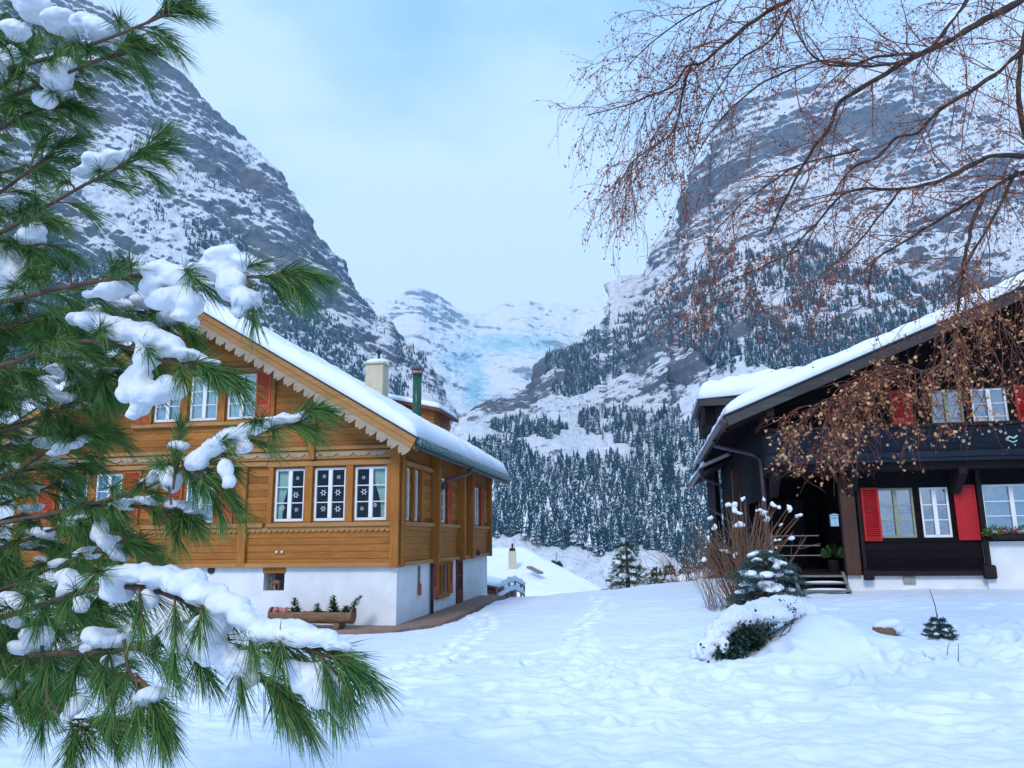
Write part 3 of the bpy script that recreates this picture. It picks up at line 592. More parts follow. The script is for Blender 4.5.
def window(parent, M4, x0, x1, z0, z1, frame='white', gl='glass', rows=3, leaves=2, curt=None, stars=(), deep=.16, lit=None):
    """casement window; x0..x1, z0..z1 on the outside face y=0; outside is -y"""
    y0, y1 = .035, .095; fw = .055; mb = MB()
    mb.box(x0, x0 + fw, y0, y1, z0, z1, M4); mb.box(x1 - fw, x1, y0, y1, z0, z1, M4)
    mb.box(x0 + fw, x1 - fw, y0, y1, z0, z0 + fw * 1.2, M4); mb.box(x0 + fw, x1 - fw, y0, y1, z1 - fw, z1, M4)
    iw = (x1 - x0 - 2 * fw)
    for k in range(1, leaves):
        c = x0 + fw + iw * k / leaves; mb.box(c - .05, c + .05, y0 - .012, y1 - .004, z0 + fw * 1.2, z1 - fw, M4)
    for k in range(1, rows):
        zz = z0 + fw + (z1 - z0 - 2 * fw) * k / rows
        for q in range(leaves):
            a = x0 + fw + iw * q / leaves + (.05 if q else 0); b = x0 + fw + iw * (q + 1) / leaves - (.05 if q < leaves - 1 else 0)
            mb.box(a, b, y0 + .008, y1 - .012, zz - .012, zz + .012, M4)
    w = obj('window', mb, M[frame], parent, bevel=.004)
    g = MB(); g.add([M4 @ Vector(p) for p in ((x0 + .03, .075, z0 + .03), (x1 - .03, .075, z0 + .03), (x1 - .03, .075, z1 - .03), (x0 + .03, .075, z1 - .03))], [(0, 1, 2, 3)])
    obj('pane', g, M[gl], w)
    s = MB(); s.box(x0 + .02, x1 - .02, .12 + deep, .14 + deep + .9, z0 + .02, z1 - .02, M4)
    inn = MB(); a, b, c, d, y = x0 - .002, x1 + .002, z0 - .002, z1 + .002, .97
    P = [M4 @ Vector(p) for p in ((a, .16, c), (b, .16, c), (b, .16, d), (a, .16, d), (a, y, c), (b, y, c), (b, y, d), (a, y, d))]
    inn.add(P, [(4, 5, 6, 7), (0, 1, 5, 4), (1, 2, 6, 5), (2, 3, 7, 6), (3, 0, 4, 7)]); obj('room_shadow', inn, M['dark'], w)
    for (kind, ca, cb, tie) in (curt or ()):
        cm = curtain_mb(M4, x0 + (x1 - x0) * ca, x0 + (x1 - x0) * cb, z0 + .05, z1 - .04, .135, tie)
        obj('curtain', cm, M[kind], w, smooth=True)
    for (sx, sz, r) in stars:
        obj('snowflake_ornament', star_mb(M4, x0 + (x1 - x0) * sx, z0 + (z1 - z0) * sz, r, .066), M['paper'], w)
    return w
def shutter(parent, M4, x0, x1, z0, z1, mat, y=-.045, label=None, solid_bottom=.28):
    mb = MB(); t = .022; f = .055
    mb.box(x0, x0 + f, y - t, y + t, z0, z1, M4); mb.box(x1 - f, x1, y - t, y + t, z0, z1, M4)
    mb.box(x0 + f, x1 - f, y - t, y + t, z0, z0 + f * 1.3, M4); mb.box(x0 + f, x1 - f, y - t, y + t, z1 - f, z1, M4)
    zm = z0 + (z1 - z0) * solid_bottom; mb.box(x0 + f, x1 - f, y - t, y + t, zm - .03, zm + .03, M4)
    mb.box(x0 + f, x1 - f, y - .008, y + .010, z0 + f * 1.3, zm - .03, M4)
    n = max(6, int((z1 - f - zm) / .055)); 
    for k in range(n):
        z = zm + .04 + (z1 - f - zm - .05) * (k + .5) / n; q = Matrix.Translation((0, y, z)) @ Matrix.Rotation(rad(-38), 4, 'X')
        mb.box(x0 + f, x1 - f, -.024, .024, -.004, .004, M4 @ q)
    mb.box(x0 + f, x1 - f, y + .012, y + .018, zm, z1 - f, M4)
    o = obj('shutter', mb, mat, parent)
    if label: o['label'] = label
    return o
def snow_cap(name, parent, path, y0, y1, T, over=.10, ny=60, seed=0, end_round=.38, mat='roof_snow', tn=.12):
    """snow lying on a roof: path = cross-section (x,z) from eave to eave, extruded along y, rounded at its rims"""
    pts = [np.array(path[0], float)]; 
    for a, b in zip(path[:-1], path[1:]):
        a = np.array(a, float); b = np.array(b, float); k = max(2, int(np.linalg.norm(b - a) / .13))
        pts += [a + (b - a) * (i + 1) / k for i in range(k)]
    pts = np.array(pts); n = len(pts); s = np.concatenate([[0], np.cumsum(np.linalg.norm(np.diff(pts, axis=0), axis=1))]); Lt = s[-1]
    ys = np.linspace(y0, y1, ny); S, Y = np.meshgrid(s, ys, indexing='ij')
    ex = np.minimum(S, Lt - S); ey = np.minimum(Y - y0, y1 - Y); R0 = end_round
    q = lambda e: np.sqrt(np.clip(1 - (1 - np.clip(e / R0, 0, 1)) ** 2, 0, 1))
    prof = q(ex) * q(ey); p3 = np.stack([S, Y, 0 * S + seed], -1)
    h = T * prof * (1 + tn * 2 * noise3(p3 * .9) + tn * noise3(p3 * 3)) + .012
    px = np.interp(S, s, pts[:, 0]); pz = np.interp(S, s, pts[:, 1])
    sag = over * (1 - np.clip(ex / (R0 * 1.2), 0, 1)) ** 2      # bulge past the eave
    sgn = np.where(S < Lt / 2, -1, 1) * np.sign(pts[-1, 0] - pts[0, 0])
    bulge = 1 + .5 * noise3(p3 * 1.4 + 40)
    top = np.stack([px + sgn * sag * 1.0 * bulge, Y + np.where(Y < (y0 + y1) / 2, -1, 1) * .05 * (1 - np.clip(ey / R0, 0, 1)) * bulge, pz + h - sag * .5], -1)
    bot = np.stack([px, Y, pz], -1); nn = n * ny
    F = grid_faces(n, ny); V = np.concatenate([top.reshape(-1, 3), bot.reshape(-1, 3)]); F = np.concatenate([F[:, ::-1], F + nn])
    def strip(idx): 
        idx = np.array(idx); a = idx[:-1]; b = idx[1:]; return np.stack([a, b, b + nn, a + nn], -1)
    i0 = [i * ny for i in range(n)]; i1 = [i * ny + ny - 1 for i in range(n)]
    F = np.concatenate([F, strip(i0), strip(i1)[:, ::-1], strip(range(ny))[:, ::-1], strip(range((n - 1) * ny, n * ny))])
    return np_mesh(name, V, F, M[mat], parent, smooth=True)
def scallop_board(M4, x0, x1, zt, hgt, n, y=-.02, th=.03, depth=.5):
    """board with a sawn scalloped lower edge; follows a straight line given by M4"""
    mb = MB(); top = []; bot = []; k = n * 8
    for i in range(k + 1):
        x = x0 + (x1 - x0) * i / k; ph = (i % 8) / 8.0
        d = abs(math.sin(math.pi * ph)) ** .7 * (1 - .35 * (abs(ph - .5) < .1))
        top.append((x, zt)); bot.append((x, zt - hgt * (1 - depth) - hgt * depth * d))
    v = [M4 @ Vector((x, y, z)) for x, z in top + bot] + [M4 @ Vector((x, y + th, z)) for x, z in top + bot]; K = k + 1; T = 2 * K
    f = [(K + i, K + i + 1, i + 1, i) for i in range(k)] + [(T + i, T + i + 1, T + K + i + 1, T + K + i) for i in range(k)] + [(K + i + 1, K + i, T + K + i, T + K + i + 1) for i in range(k)]
    return mb.add(v, f)

# ================================================================== HONEY-COLOURED CHALET (left)
TH = rad(9.5); CL = at(397, 562, 19); CL.z = 0
HL = empty('wooden_chalet', CL, -TH, 'honey coloured wooden chalet on a white plastered base with orange red shutters', 'chalet')
I4 = Matrix.Identity(4); SIDE = RZ(math.pi / 2)       # side wall: wall-x runs back along +y, outside faces +x
W_, LEN, RX = 10.5, 10.9, -5.25
def zr(x, e=0): return 4.23 - .6 * x + e if x > RX else 4.23 - .6 * (2 * RX - x) + e     # underside line of the roof
zbase = -.75
front_low = [(-3.42, -2.87, .44, 1.03)]
wall('base_wall', HL, M['stucco'], RZ(0), [(-W_, zbase), (0, zbase), (0, 1.05), (-W_, 1.05)], front_low, .3)
wall('base_wall', HL, M['stucco'], RZ(math.pi / 2), [(.3, zbase), (LEN, zbase), (LEN, 1.05), (.3, 1.05)], [(3.55, 4.85, .02, .95), (5.95, 6.75, -.45, 1.0)], .3)
wall('base_wall', HL, M['stucco'], RZ(math.pi, (-W_, LEN, 0)), [(-W_, zbase), (0, zbase), (0, 1.05), (-W_, 1.05)], (), .3)
wall('base_wall', HL, M['stucco'], RZ(-math.pi / 2, (-W_, LEN, 0)), [(.3, zbase), (LEN - .3, zbase), (LEN - .3, 1.05), (.3, 1.05)], (), .3)
lw = [(-3.22, -2.42), (-2.17, -1.34), (-1.11, -.28)]; ZB, ZT = 2.11, 3.42
mid = [(-5.66, -4.86)]; lft = [(-8.26, -7.5), (-9.3, -8.5)]
up = [(-4.66, -3.86), (-5.72, -4.92), (-6.74, -5.98)]
holes = [(a, b, ZB, ZT) for a, b in lw + mid + lft] + [(a, b, 4.74, 5.93) for a, b in up]
fo = [(-W_, 1.05), (0, 1.05), (0, zr(0)), (RX, zr(RX)), (-W_, zr(-W_))]
wall('front_gable_wall', HL, M['wood_x'], RZ(0, (0, -.05, 0)), fo, holes, .2)
wall('rear_gable_wall', HL, M['wood_x'], RZ(math.pi, (-W_, LEN + .05, 0)), [(-W_ - 0, 1.05), (0, 1.05), (0, zr(0)), (RX, zr(RX)), (-W_, zr(-W_))], (), .2)
sh = [(.28, .86, ZB, ZT), (1.0, 1.6, ZB, ZT), (3.55, 4.45, ZB, ZT), (6.35, 6.65, 2.6, ZT), (8.3, 9.3, ZB, ZT)]
wall('side_wall', HL, M['wood_x'], RZ(math.pi / 2, (.05, 0, 0)), [(.15, 1.05), (LEN - .15, 1.05), (LEN - .15, zr(0)), (.15, zr(0))], sh, .2)
wall('side_wall', HL, M['wood_x'], RZ(-math.pi / 2, (-W_ - .05, LEN, 0)), [(.15, 1.05), (LEN - .15, 1.05), (LEN - .15, zr(0)), (.15, zr(0))], (), .2)
FW = RZ(0, (0, -.05, 0)); SW = RZ(math.pi / 2, (.05, 0, 0))
st1 = [(.72, .82, .05), (.68, .5, .085), (.72, .22, .055), (.25, .26, .075)]
st2 = [(.28, .84, .05), (.74, .82, .055), (.27, .53, .085), (.73, .53, .085), (.28, .23, .075), (.74, .22, .085)]
st3 = [(.25, .8, .05), (.27, .53, .085), (.22, .22, .055), (.62, .28, .06)]
window(HL, FW, *lw[0], ZB, ZT, curt=[('curtain', .06, .5, 'l')], stars=st1)
window(HL, FW, *lw[1], ZB, ZT, stars=st2)
window(HL, FW, *lw[2], ZB, ZT, curt=[('curtain', .5, .95, 'r')], stars=st3)
for a, b in mid + lft: window(HL, FW, a, b, ZB, ZT, gl='mirror_glass', curt=[('lace', .04, .46, None), ('lace', .54, .96, None)])
for a, b in up: window(HL, FW, a, b, 4.74, 5.93, gl='mirror_glass', curt=[('curtain', .04, .46, None), ('curtain', .56, .96, None)])
for a, b in ((-3.84, -3.43), (-7.18, -6.78)): shutter(HL, FW, a, b, 4.70, 5.96, M['shutter_o'])
for a, b in ((-4.82, -4.30), (-6.22, -5.72), (-7.44, -6.92), (-9.9, -9.36)): shutter(HL, FW, a, b, 2.07, 3.46, M['shutter_o'])
for k, h in enumerate(sh):
    window(HL, SW, *h, leaves=2 if h[1] - h[0] > .8 else 1, gl='mirror_glass', curt=[('lace', .1, .9, None)])
for a, b in ((3.06, 3.5), (4.5, 4.95), (7.8, 8.25), (9.36, 9.8)): shutter(HL, SW, a, b, 2.07, 3.46, M['shutter_o'])
shutter(HL, SW, 6.68, 6.9, 2.57, 3.46, M['shutter_o'])
# timber trim of the front
def mbox(name, x0, x1, y0, y1, z0, z1, mat, parent=HL, bev=.008, Mx=None):
    mb = MB(); mb.box(x0, x1, y0, y1, z0, z1, Mx); return obj(name, mb, M[mat], parent, bevel=bev)
for x, z0, z1 in ((-.13, .98, 4.3), (-4.08, 1.0, 2.06), (-W_ + .02, .98, 4.3), (-7.0, 1.0, 2.06)):
    mbox('corner_post' if x in (-.13, -W_ + .02) else 'wall_post', x - .02, x + .2, -.17, -.052, z0, z1, 'wood_v')
for x, z1 in ((-4.08, 3.5), (-6.55, 3.5)): mbox('wall_post', x, x + .14, -.14, -.053, 2.12, z1, 'wood_v')
for x, z0, z1 in ((-2.3, 3.62, 5.02), (-8.2, 3.62, 5.02)): mbox('wall_post', x, x + .16, -.20, -.054, z0, z1, 'wood_v')
for a, b in ((-3.36, .06), (-W_, -3.46)):
    mbox('sill_beam', a, b, -.15, -.055, 1.97, 2.07, 'wood_trim')
for a, b in ((-3.36, -3.24), (-2.40, -2.19), (-1.32, -1.13), (-.26, -.16)): mbox('window_post', a, b, -.13, -.056, 2.075, 3.46, 'wood_v')
mbox('lintel_beam', -3.40, -.15, -.14, -.053, 3.465, 3.58, 'wood_trim')
mbox('lintel_beam', -W_, -3.42, -.12, -.053, 3.49, 3.60, 'wood_trim')
mbox('carved_band', -W_, -.15, -.085, -.054, 3.64, 3.84, 'wood_trim')
mbox('string_course', -W_, -.15, -.13, -.055, 3.86, 3.95, 'wood_trim')
mbox('base_beam', -W_ - .04, .04, -.16, -.06, 1.0, 1.10, 'wood_trim')
mbox('sill_beam', -7.3, -3.3, -.16, -.055, 4.58, 4.68, 'wood_trim')
mbox('lintel_beam', -7.3, -3.3, -.13, -.055, 5.97, 6.08, 'wood_trim')
for a, b in ((-3.42, -3.3), (-4.90, -4.68), (-5.96, -5.74), (-6.86, -6.76)): mbox('window_post', a, b, -.12, -.057, 4.69, 5.965, 'wood_v')
mb = scallop_board(FW, -3.95, -.15, 1.965, .13, 26, y=-.045, th=.02); mb2 = scallop_board(FW, -W_, -4.15, 1.965, .13, 44, y=-.045, th=.02)
obj('scalloped_trim', mb, M['wood_trim'], HL); obj('scalloped_trim', mb2, M['wood_trim'], HL)
obj('scalloped_trim', scallop_board(FW, -W_, -.3, 3.80, .12, 24, y=-.06, th=.02, depth=.8), M['wood_pale'], HL)
# timber trim of the side
for y, x1 in ((.02, .12), (2.82, .30), (5.9, .30), (7.3, .26), (LEN - .16, .20)):
    mbox('side_post', .05, x1, y, y + .2, .98, zr(0) - .12, 'wood_v')
for a, b in ((.22, 2.8), (3.02, 5.88), (7.52, LEN - .18)):
    mbox('sill_beam', .052, .17, a, b, 1.97, 2.07, 'wood_trim'); obj('scalloped_trim', scallop_board(SW, a, b, 1.965, .11, int((b - a) * 5), y=-.03, th=.02), M['wood_trim'], HL)
for a, b in ((.88, .98), (.2, .26), (1.62, 1.76)): mbox('window_post', .052, .14, a, b, 2.075, 3.46, 'wood_v')
mbox('lintel_beam', .052, .14, .22, 2.8, 3.465, 3.58, 'wood_trim')
mbox('base_beam', .06, .15, .22, LEN + .05, 1.0, 1.10, 'wood_trim')
# lower storey of the side
window(HL, RZ(math.pi / 2), 3.62, 4.78, .08, .9, frame='wood_v', leaves=3, rows=1, curt=[('lace', .05, .95, None)])
mb = MB(); 
for b_ in ((3.50, 4.9, -.06, -.004, .9, 1.0), (3.50, 4.9, -.08, -.004, -.04, .07), (3.50, 3.6, -.06, -.004, .075, .895), (4.80, 4.9, -.06, -.004, .075, .895)): mb.box(*b_, RZ(math.pi / 2))
obj('window_surround', mb, M['wood_v'], HL, bevel=.006)
shutter(HL, RZ(math.pi / 2), 3.08, 3.48, .02, .97, M['shutter_o']); shutter(HL, RZ(math.pi / 2), 4.93, 5.33, .02, .97, M['shutter_o'])
mb = MB(); S0 = RZ(math.pi / 2)
for b_ in ((5.95, 6.05, -.05, .1, -.45, 1.0), (6.65, 6.75, -.05, .1, -.45, 1.0), (6.05, 6.65, -.05, .1, .9, 1.0), (6.05, 6.65, -.04, .08, -.45, .05), (6.32, 6.38, -.03, .07, .05, .9), (6.05, 6.65, -.03, .07, .45, .5)): mb.box(*b_, S0)
d_ = obj('door', mb, M['red_wood'], HL, bevel=.005)
g = MB(); g.add([S0 @ Vector(p) for p in ((6.05, .05, .05), (6.65, .05, .05), (6.65, .05, .9), (6.05, .05, .9))], [(0, 1, 2, 3)]); obj('pane', g, M['mirror_glass'], d_)
g = MB(); g.add([S0 @ Vector(p) for p in ((5.95, .28, -.45), (6.75, .28, -.45), (6.75, .28, 1.0), (5.95, .28, 1.0))], [(0, 1, 2, 3)]); obj('door_backing', g, M['dark'], d_)
mb = MB(); mb.box(-.01, .03, -.01, .01, -.02, .02, Matrix.Translation((.06, 6.12, .35))); mb.tube([(.08, 6.12, .35), (.08, 6.2, .35)], .01, 6); obj('handle', mb, M['dark_metal'], d_)
# niche in the front base with a lintel
mbox('niche_lintel', -3.44, -2.85, -.03, .06, .86, 1.0, 'wood_v')
mb = MB(); mb.add([Vector(p) for p in ((-3.42, .29, .44), (-2.87, .29, .44), (-2.87, .29, .86), (-3.42, .29, .86))], [(0, 1, 2, 3)]); obj('niche_back', mb, M['stone'], HL)
mbox('small_window', -3.22, -2.89, .22, .27, .46, .85, 'dark_metal')
mbox('niche_lintel', -6.4, -5.85, -.03, .06, .86, 1.0, 'wood_v'); mbox('small_window', -6.36, -5.88, -.02, .04, .42, .85, 'dark_metal')
mb = MB(); mb.tube([(-4.83, -.045, .94), (-4.83, .02, .94)], .09, 20); obj('round_vent', mb, M['dark_metal'], HL)
for x in (-3.07, -2.93):
    mb = MB(); mb.ball((x, -.09, 1.37), (.032, .02, .032), 10, 8); mb.tube([(x, -.08, 1.37), (x, -.045, 1.37)], .01, 6); obj('white_knob', mb, M['white'], HL, smooth=True)
mb = MB(); mb.box(.004, .05, 1.75, 1.85, .25, .95); obj('thermometer_board', mb, M['grey_wood'], HL)
mb = MB(); mb.box(.052, .08, 1.73, 1.87, .2, .5); obj('orange_plaque', mb, M['shutter_o'], HL)
# wall lamp on the side
mb = MB(); mb.tube([(.3, 7.4, 1.28), (.42, 7.4, 1.3), (.42, 7.4, 1.24)], .012, 6); mb.tube([(.42, 7.4, 1.24), (.42, 7.4, 1.2), (.42, 7.4, 1.08)], [.03, .07, .05], 8); obj('wall_lamp', mb, M['dark_metal'], HL)
# roof: two slabs, board soffit, rafters, fascia with carved board
OV, YF, YB = .66, -.95, LEN + .75
mb = MB()
XR, XL = OV, -W_ - OV
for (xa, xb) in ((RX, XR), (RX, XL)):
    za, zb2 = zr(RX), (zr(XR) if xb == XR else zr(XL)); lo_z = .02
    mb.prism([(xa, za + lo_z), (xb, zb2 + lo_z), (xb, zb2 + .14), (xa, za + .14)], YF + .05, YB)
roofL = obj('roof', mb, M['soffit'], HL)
def along(x0, x1, y, extra_z=0):       # matrix whose x axis follows the roof slope from x0 to x1
    a = Vector((x0, y, zr(x0) + extra_z)); b = Vector((x1, y, zr(x1) + extra_z)); d = (b - a).normalized()
    yv = Vector((0, 1, 0)) if d.x > 0 else Vector((0, 1, 0)); zv = d.cross(yv); 
    if zv.z < 0: zv = -zv
    return Matrix.Translation(a) @ Matrix((d, yv, zv)).transposed().to_4x4(), (b - a).length
for xe in (XR, XL):
    Mx, l = along(RX, xe, YF)
    mb = MB(); mb.box(0, l, -.02, .045, -.12, .15, Mx); mb.box(0, l, -.045, -.022, .02, .152, Mx); obj('verge_board', mb, M['wood_trim'], roofL, bevel=.006)
    mb = MB(); mb.box(0, l + .02, -.07, .05, .155, .18, Mx); obj('verge_flashing', mb, M['dark_metal'], roofL)
    obj('carved_verge_trim', scallop_board(Mx, 0, l, -.11, .27, 22, y=-.005, th=.03, depth=.75), M['wood_pale'], roofL)
    Mx, l = along(RX, xe, LEN + .7); mb = MB(); mb.box(0, l, -.02, .045, -.03, .20, Mx); obj('verge_board', mb, M['wood_trim'], roofL)
    for yy in (-.45,):
        Mx, l = along(RX, xe, yy); mb = MB(); mb.box(0, l, -.06, .06, -.14, .015, Mx); obj('flying_rafter', mb, M['wood_trim'], roofL)
for x in (-.05, -2.6, RX, -8.0, -W_ + .05):          # purlins carried through the gable with brackets
    mb = MB(); mb.box(x - .08, x + .08, YF + .12, .0, zr(x) - .22, zr(x) - .03)
    o = obj('purlin', mb, M['wood_v'], roofL, bevel=.01)
    mb = MB(); mb.prism([(0, 0), (.10, 0), (.10, -.12), (.45, -.42), (.50, -.62), (.42, -.62), (.0, -.18)], -.05, .05, Matrix.Translation((x, -.02, zr(x) - .24)) @ Matrix.Rotation(-math.pi / 2, 4, 'Z') @ Matrix.Translation((0, 0, 0)))
for y in np.arange(-.6, LEN + .7, .62):
    mb = MB(); Mx, l = along(-.02, XR - .03, y); mb.box(0, l, -.05, .05, -.11, .0, Mx); obj('rafter_tail', mb, M['wood_trim'], roofL)
obj('snow_layer', MB(), M['snow'], roofL).select_get() if False else None
sc1 = snow_cap('roof_snow', roofL, [(XL - .02, zr(XL) + .20), (RX, zr(RX) + .20), (XR + .02, zr(XR) + .20)], YF - .03, YB + .05, .40, over=.10, ny=110)
# tiled eave edge with snow guards
mb = MB()
for y in np.arange(YF + .02, YB, .25):
    mb.tube([(XR - .25, y + .1, zr(XR - .25) + .10), (XR + .17, y + .1, zr(XR + .17) + .12)], .095, 12)
obj('eave_tiles', mb, M['teal'], roofL, smooth=False)
mb = MB(); mb.tube([(XR + .08, YF, zr(XR) - .09), (XR + .08, YB, zr(XR) - .11)], .05, 10); obj('gutter', mb, M['dark_metal'], roofL)
mb = MB(); mb.box(XR - .02, XR + .02, YF + .05, YB, zr(XR) - .1, zr(XR) + .12); obj('eave_board', mb, M['wood_trim'], roofL)
mb = MB(); mb.tube([(XR + .13, 4.7, zr(XR) - .1), (XR + .10, 4.6, zr(XR) - .26), (.40, 3.1, 3.25), (.36, 2.95, 3.1)], .045, 8); mb.tube([(.36, 2.95, 3.1), (.355, 2.94, 3.0)], .045, 8)
obj('downpipe', mb, M['gutter'], HL, smooth=True)
mb = MB(); mb.tube([(.07, 2.93, 1.0), (.07, 2.93, -.45)], .05, 8); obj('downpipe', mb, M['gutter'], HL, smooth=True)
# chimney, stove pipe, dormer
def onroof(px, Y):      # local point above which a roof feature stands
    return lo(HL, at(px, 400, Y))
c1 = onroof(376.5, 24.6); ct = at(376, 366, 24.6).z
mb = MB(); mb.box(c1.x - .30, c1.x + .30, c1.y - .3, c1.y + .3, zr(c1.x) - .2, ct); mb.box(c1.x - .36, c1.x + .36, c1.y - .36, c1.y + .36, ct + .002, ct + .07)
ch = obj('chimney', mb, M['beige'], roofL, bevel=.02)
mb = MB(); mb.ball((c1.x, c1.y, ct + .09), (.40, .40, .13), 16, 8); obj('chimney_snow', mb, M['snow'], ch, smooth=True)
mb = MB(); mb.tube([(c1.x + .05, c1.y, ct + .1), (c1.x + .05, c1.y, ct + .55)], .04, 8); mb.tube([(c1.x + .05, c1.y, ct + .42), (c1.x + .05, c1.y, ct + .50)], .09, 8); obj('flue_pipe', mb, M['dark_metal'], ch)
c2 = onroof(417, 24.0); p_t = at(417, 374, 24).z
mb = MB(); mb.tube([(c2.x, c2.y, zr(c2.x) - .2), (c2.x, c2.y, p_t)], .14, 14)
pp = obj('stove_pipe', mb, M['green_metal'], roofL, smooth=True)
mb = MB(); mb.tube([(c2.x, c2.y, p_t - .02), (c2.x, c2.y, p_t + .04)], .18, 14); mb.tube([(c2.x, c2.y, p_t + .14), (c2.x, c2.y, p_t + .17), (c2.x, c2.y, p_t + .20)], [.2, .2, .05], 14)
for a in range(4): mb.tube([(c2.x + .15 * math.cos(a * 1.57), c2.y + .15 * math.sin(a * 1.57), p_t), (c2.x + .15 * math.cos(a * 1.57), c2.y + .15 * math.sin(a * 1.57), p_t + .15)], .02, 5)
obj('pipe_cowl', mb, M['brown_tile'], pp)
d0 = lo(HL, at(386, 397, 26.2)); d1 = lo(HL, at(438, 420, 26.0)); dzt = at(400, 397, 26).z - .08
DX0, DX1, DY0, DY1 = d0.x, d0.x + 1.72, d0.y, d0.y + 2.2
mb = MB(); mb.prism([(DX0, zr(DX0) - .3), (DX1, zr(DX1) - .2), (DX1, dzt - .42), (DX0, dzt - .05)], DY0, DY1)
dm = obj('dormer', mb, M['wood_x'], roofL)
mb = MB(); mb.prism([(DX0 - .3, dzt + .02), (DX1 + .28, dzt - .5), (DX1 + .28, dzt - .40), (DX0 - .3, dzt + .12)], DY0 - .25, DY1 + .25); obj('dormer_roof', mb, M['red_wood'], dm)
snow_cap('dormer_snow', dm, [(DX0 - .3, dzt + .13), (DX1 + .28, dzt - .39)], DY0 - .25, DY1 + .25, .17, over=.03, ny=20, end_round=.15)
window(dm, RZ(math.pi / 2, (DX1 + .045, DY0, 0)), .5, 1.7, zr(DX1) + .12, dzt - .52, frame='red_wood', rows=1, leaves=3, gl='mirror_glass')

# paving strip round the chalet foot, planter, figurine
mb = MB(); P0 = [(-3.1, -1.05), (.25, -1.05), (.95, .6), (.95, 9.6), (.0, 9.6), (.0, .0), (-3.1, .0)]
mb.add([(x, y, -.36) for x, y in P0] + [(x, y, -.7) for x, y in P0], [tuple(range(7)), tuple(range(13, 6, -1))] + [(i + 7, (i + 1) % 7 + 7, (i + 1) % 7, i) for i in range(7)])
pv = obj('path', mb, M['paving']); pv.location = HL.location; pv.rotation_euler = HL.rotation_euler; tag(pv, kind='structure')
def Lw(x, y, z): 
    a = HL.rotation_euler.z; return Vector((HL.location.x + x * math.cos(a) - y * math.sin(a), HL.location.y + x * math.sin(a) + y * math.cos(a), z))
PLT = empty('log_planter', Lw(-1.80, -.72, -.36), -TH, 'hollowed log planter filled with evergreen sprigs in front of the white plastered wall', 'planter')
mb = MB(); n = 18; pts = []
for i, x in enumerate(np.linspace(-1.0, 1.0, 9)):
    for k in range(n + 1):
        a = math.pi * (.86 + 1.28 * k / n); r = .185 * (1 + .05 * math.sin(i * 2.1 + k)); pts.append((x, r * math.cos(a), .30 + r * math.sin(a)))
    for k in range(n + 1):
        a = math.pi * (2.14 - 1.28 * k / n); r = .13; pts.append((x, r * math.cos(a), .30 + r * math.sin(a)))
K = 2 * (n + 1); F = [(i * K + j, i * K + (j + 1) % K, (i + 1) * K + (j + 1) % K, (i + 1) * K + j) for i in range(8) for j in range(K)]
mb.add(pts, F); 
for x in (-1.0, 1.0): mb.tube([(x - .02, 0, .30), (x + .02, 0, .30)], .182, 18)
obj('log', mb, M['log'], PLT); 
mb = MB(); mb.box(-.95, .95, -.12, .12, .2, .27); obj('soil', mb, M['dark'], PLT)
for x in (-.7, .68): mb = MB(); mb.tube([(x, -.22, .07), (x, .22, .07)], .075, 10); obj('support_log', mb, M['log'], PLT)
def sprig(name, loc, h, mat, label, cat, group=None, lean=(0, 0), n=60, leaf=.07, parent=None):
    o = empty(name, loc, 0, label, cat, group); mb = MB(); tip = Vector((lean[0], lean[1], h)); mb.tube([(0, 0, 0), tip * .6, tip], [.012, .008, .003], 5); obj('stem', mb, M['twig_brown'], o)
    lf = MB()
    for i in range(n):
        t = random.uniform(.15, 1); a = random.uniform(0, 6.28); L_ = leaf * (1.3 - t * .8); p = tip * t
        d = Vector((math.cos(a), math.sin(a), random.uniform(.2, .7))).normalized(); s = d.cross(Vector((0, 0, 1))).normalized() * L_ * .16
        lf.add([p, p + d * L_ * .5 + s, p + d * L_, p + d * L_ * .5 - s], [(0, 1, 2, 3)])
    obj('foliage', lf, M[mat], o); return o
G = 'evergreens planted in the log'
sprig('fir_sprig', Lw(-2.22, -.72, -.12), .42, 'leafg', 'dark fir sprig beside the pink flowers in the log planter', 'plant', G, (-.02, 0), 110, .2)
sprig('fir_sprig', Lw(-1.70, -.72, -.12), .30, 'leafg', 'short fir sprig with a reddish base, second from the left in the log planter', 'plant', G, (.02, 0), 90, .17)
sprig('fir_sprig', Lw(-1.28, -.72, -.12), .48, 'leafg', 'tallest upright fir sprig in the middle of the log planter', 'plant', G, (-.02, 0), 120, .2)
sprig('fir_sprig', Lw(-0.95, -.72, -.12), .50, 'leafg', 'fir sprig leaning far to the right at the end of the log planter', 'plant', G, (.32, 0), 110, .17)
sprig('leafy_plant', Lw(-0.98, -.74, -.12), .26, 'leafy', 'yellow green leafy plant in the log planter', 'plant', G, (0, 0), 120, .16)
def blossom(loc, r, label, n=14, mat='pinkflower'):
    mb = MB()
    for i in range(n): mb.ball(Vector((random.uniform(-1, 1) * r, random.uniform(-1, 1) * r * .7, random.uniform(.1, 1.2) * r)), r * random.uniform(.25, .4), 7, 5, noise=.2)
    o = obj('flower_clump', mb, M[mat]); o.location = loc; return tag(o, label, 'flowers')
blossom(Lw(-2.58, -.74, -.12), .17, 'large pale pink flower clump at the left end of the log planter', 22)
blossom(Lw(-1.90, -.76, -.12), .11, 'small dusky red flower clump in the middle of the log planter')
blossom(Lw(-1.35, -.78, -.12), .09, 'smallest dusky red flower clump, right of the middle in the log planter')
DE = empty('deer_figurine', Lw(-3.14, .10, .44), -TH, 'small brown wooden deer standing in the wall niche', 'figurine')
mb = MB(); mb.ball((0, 0, .2), (.12, .045, .055), 10, 8)
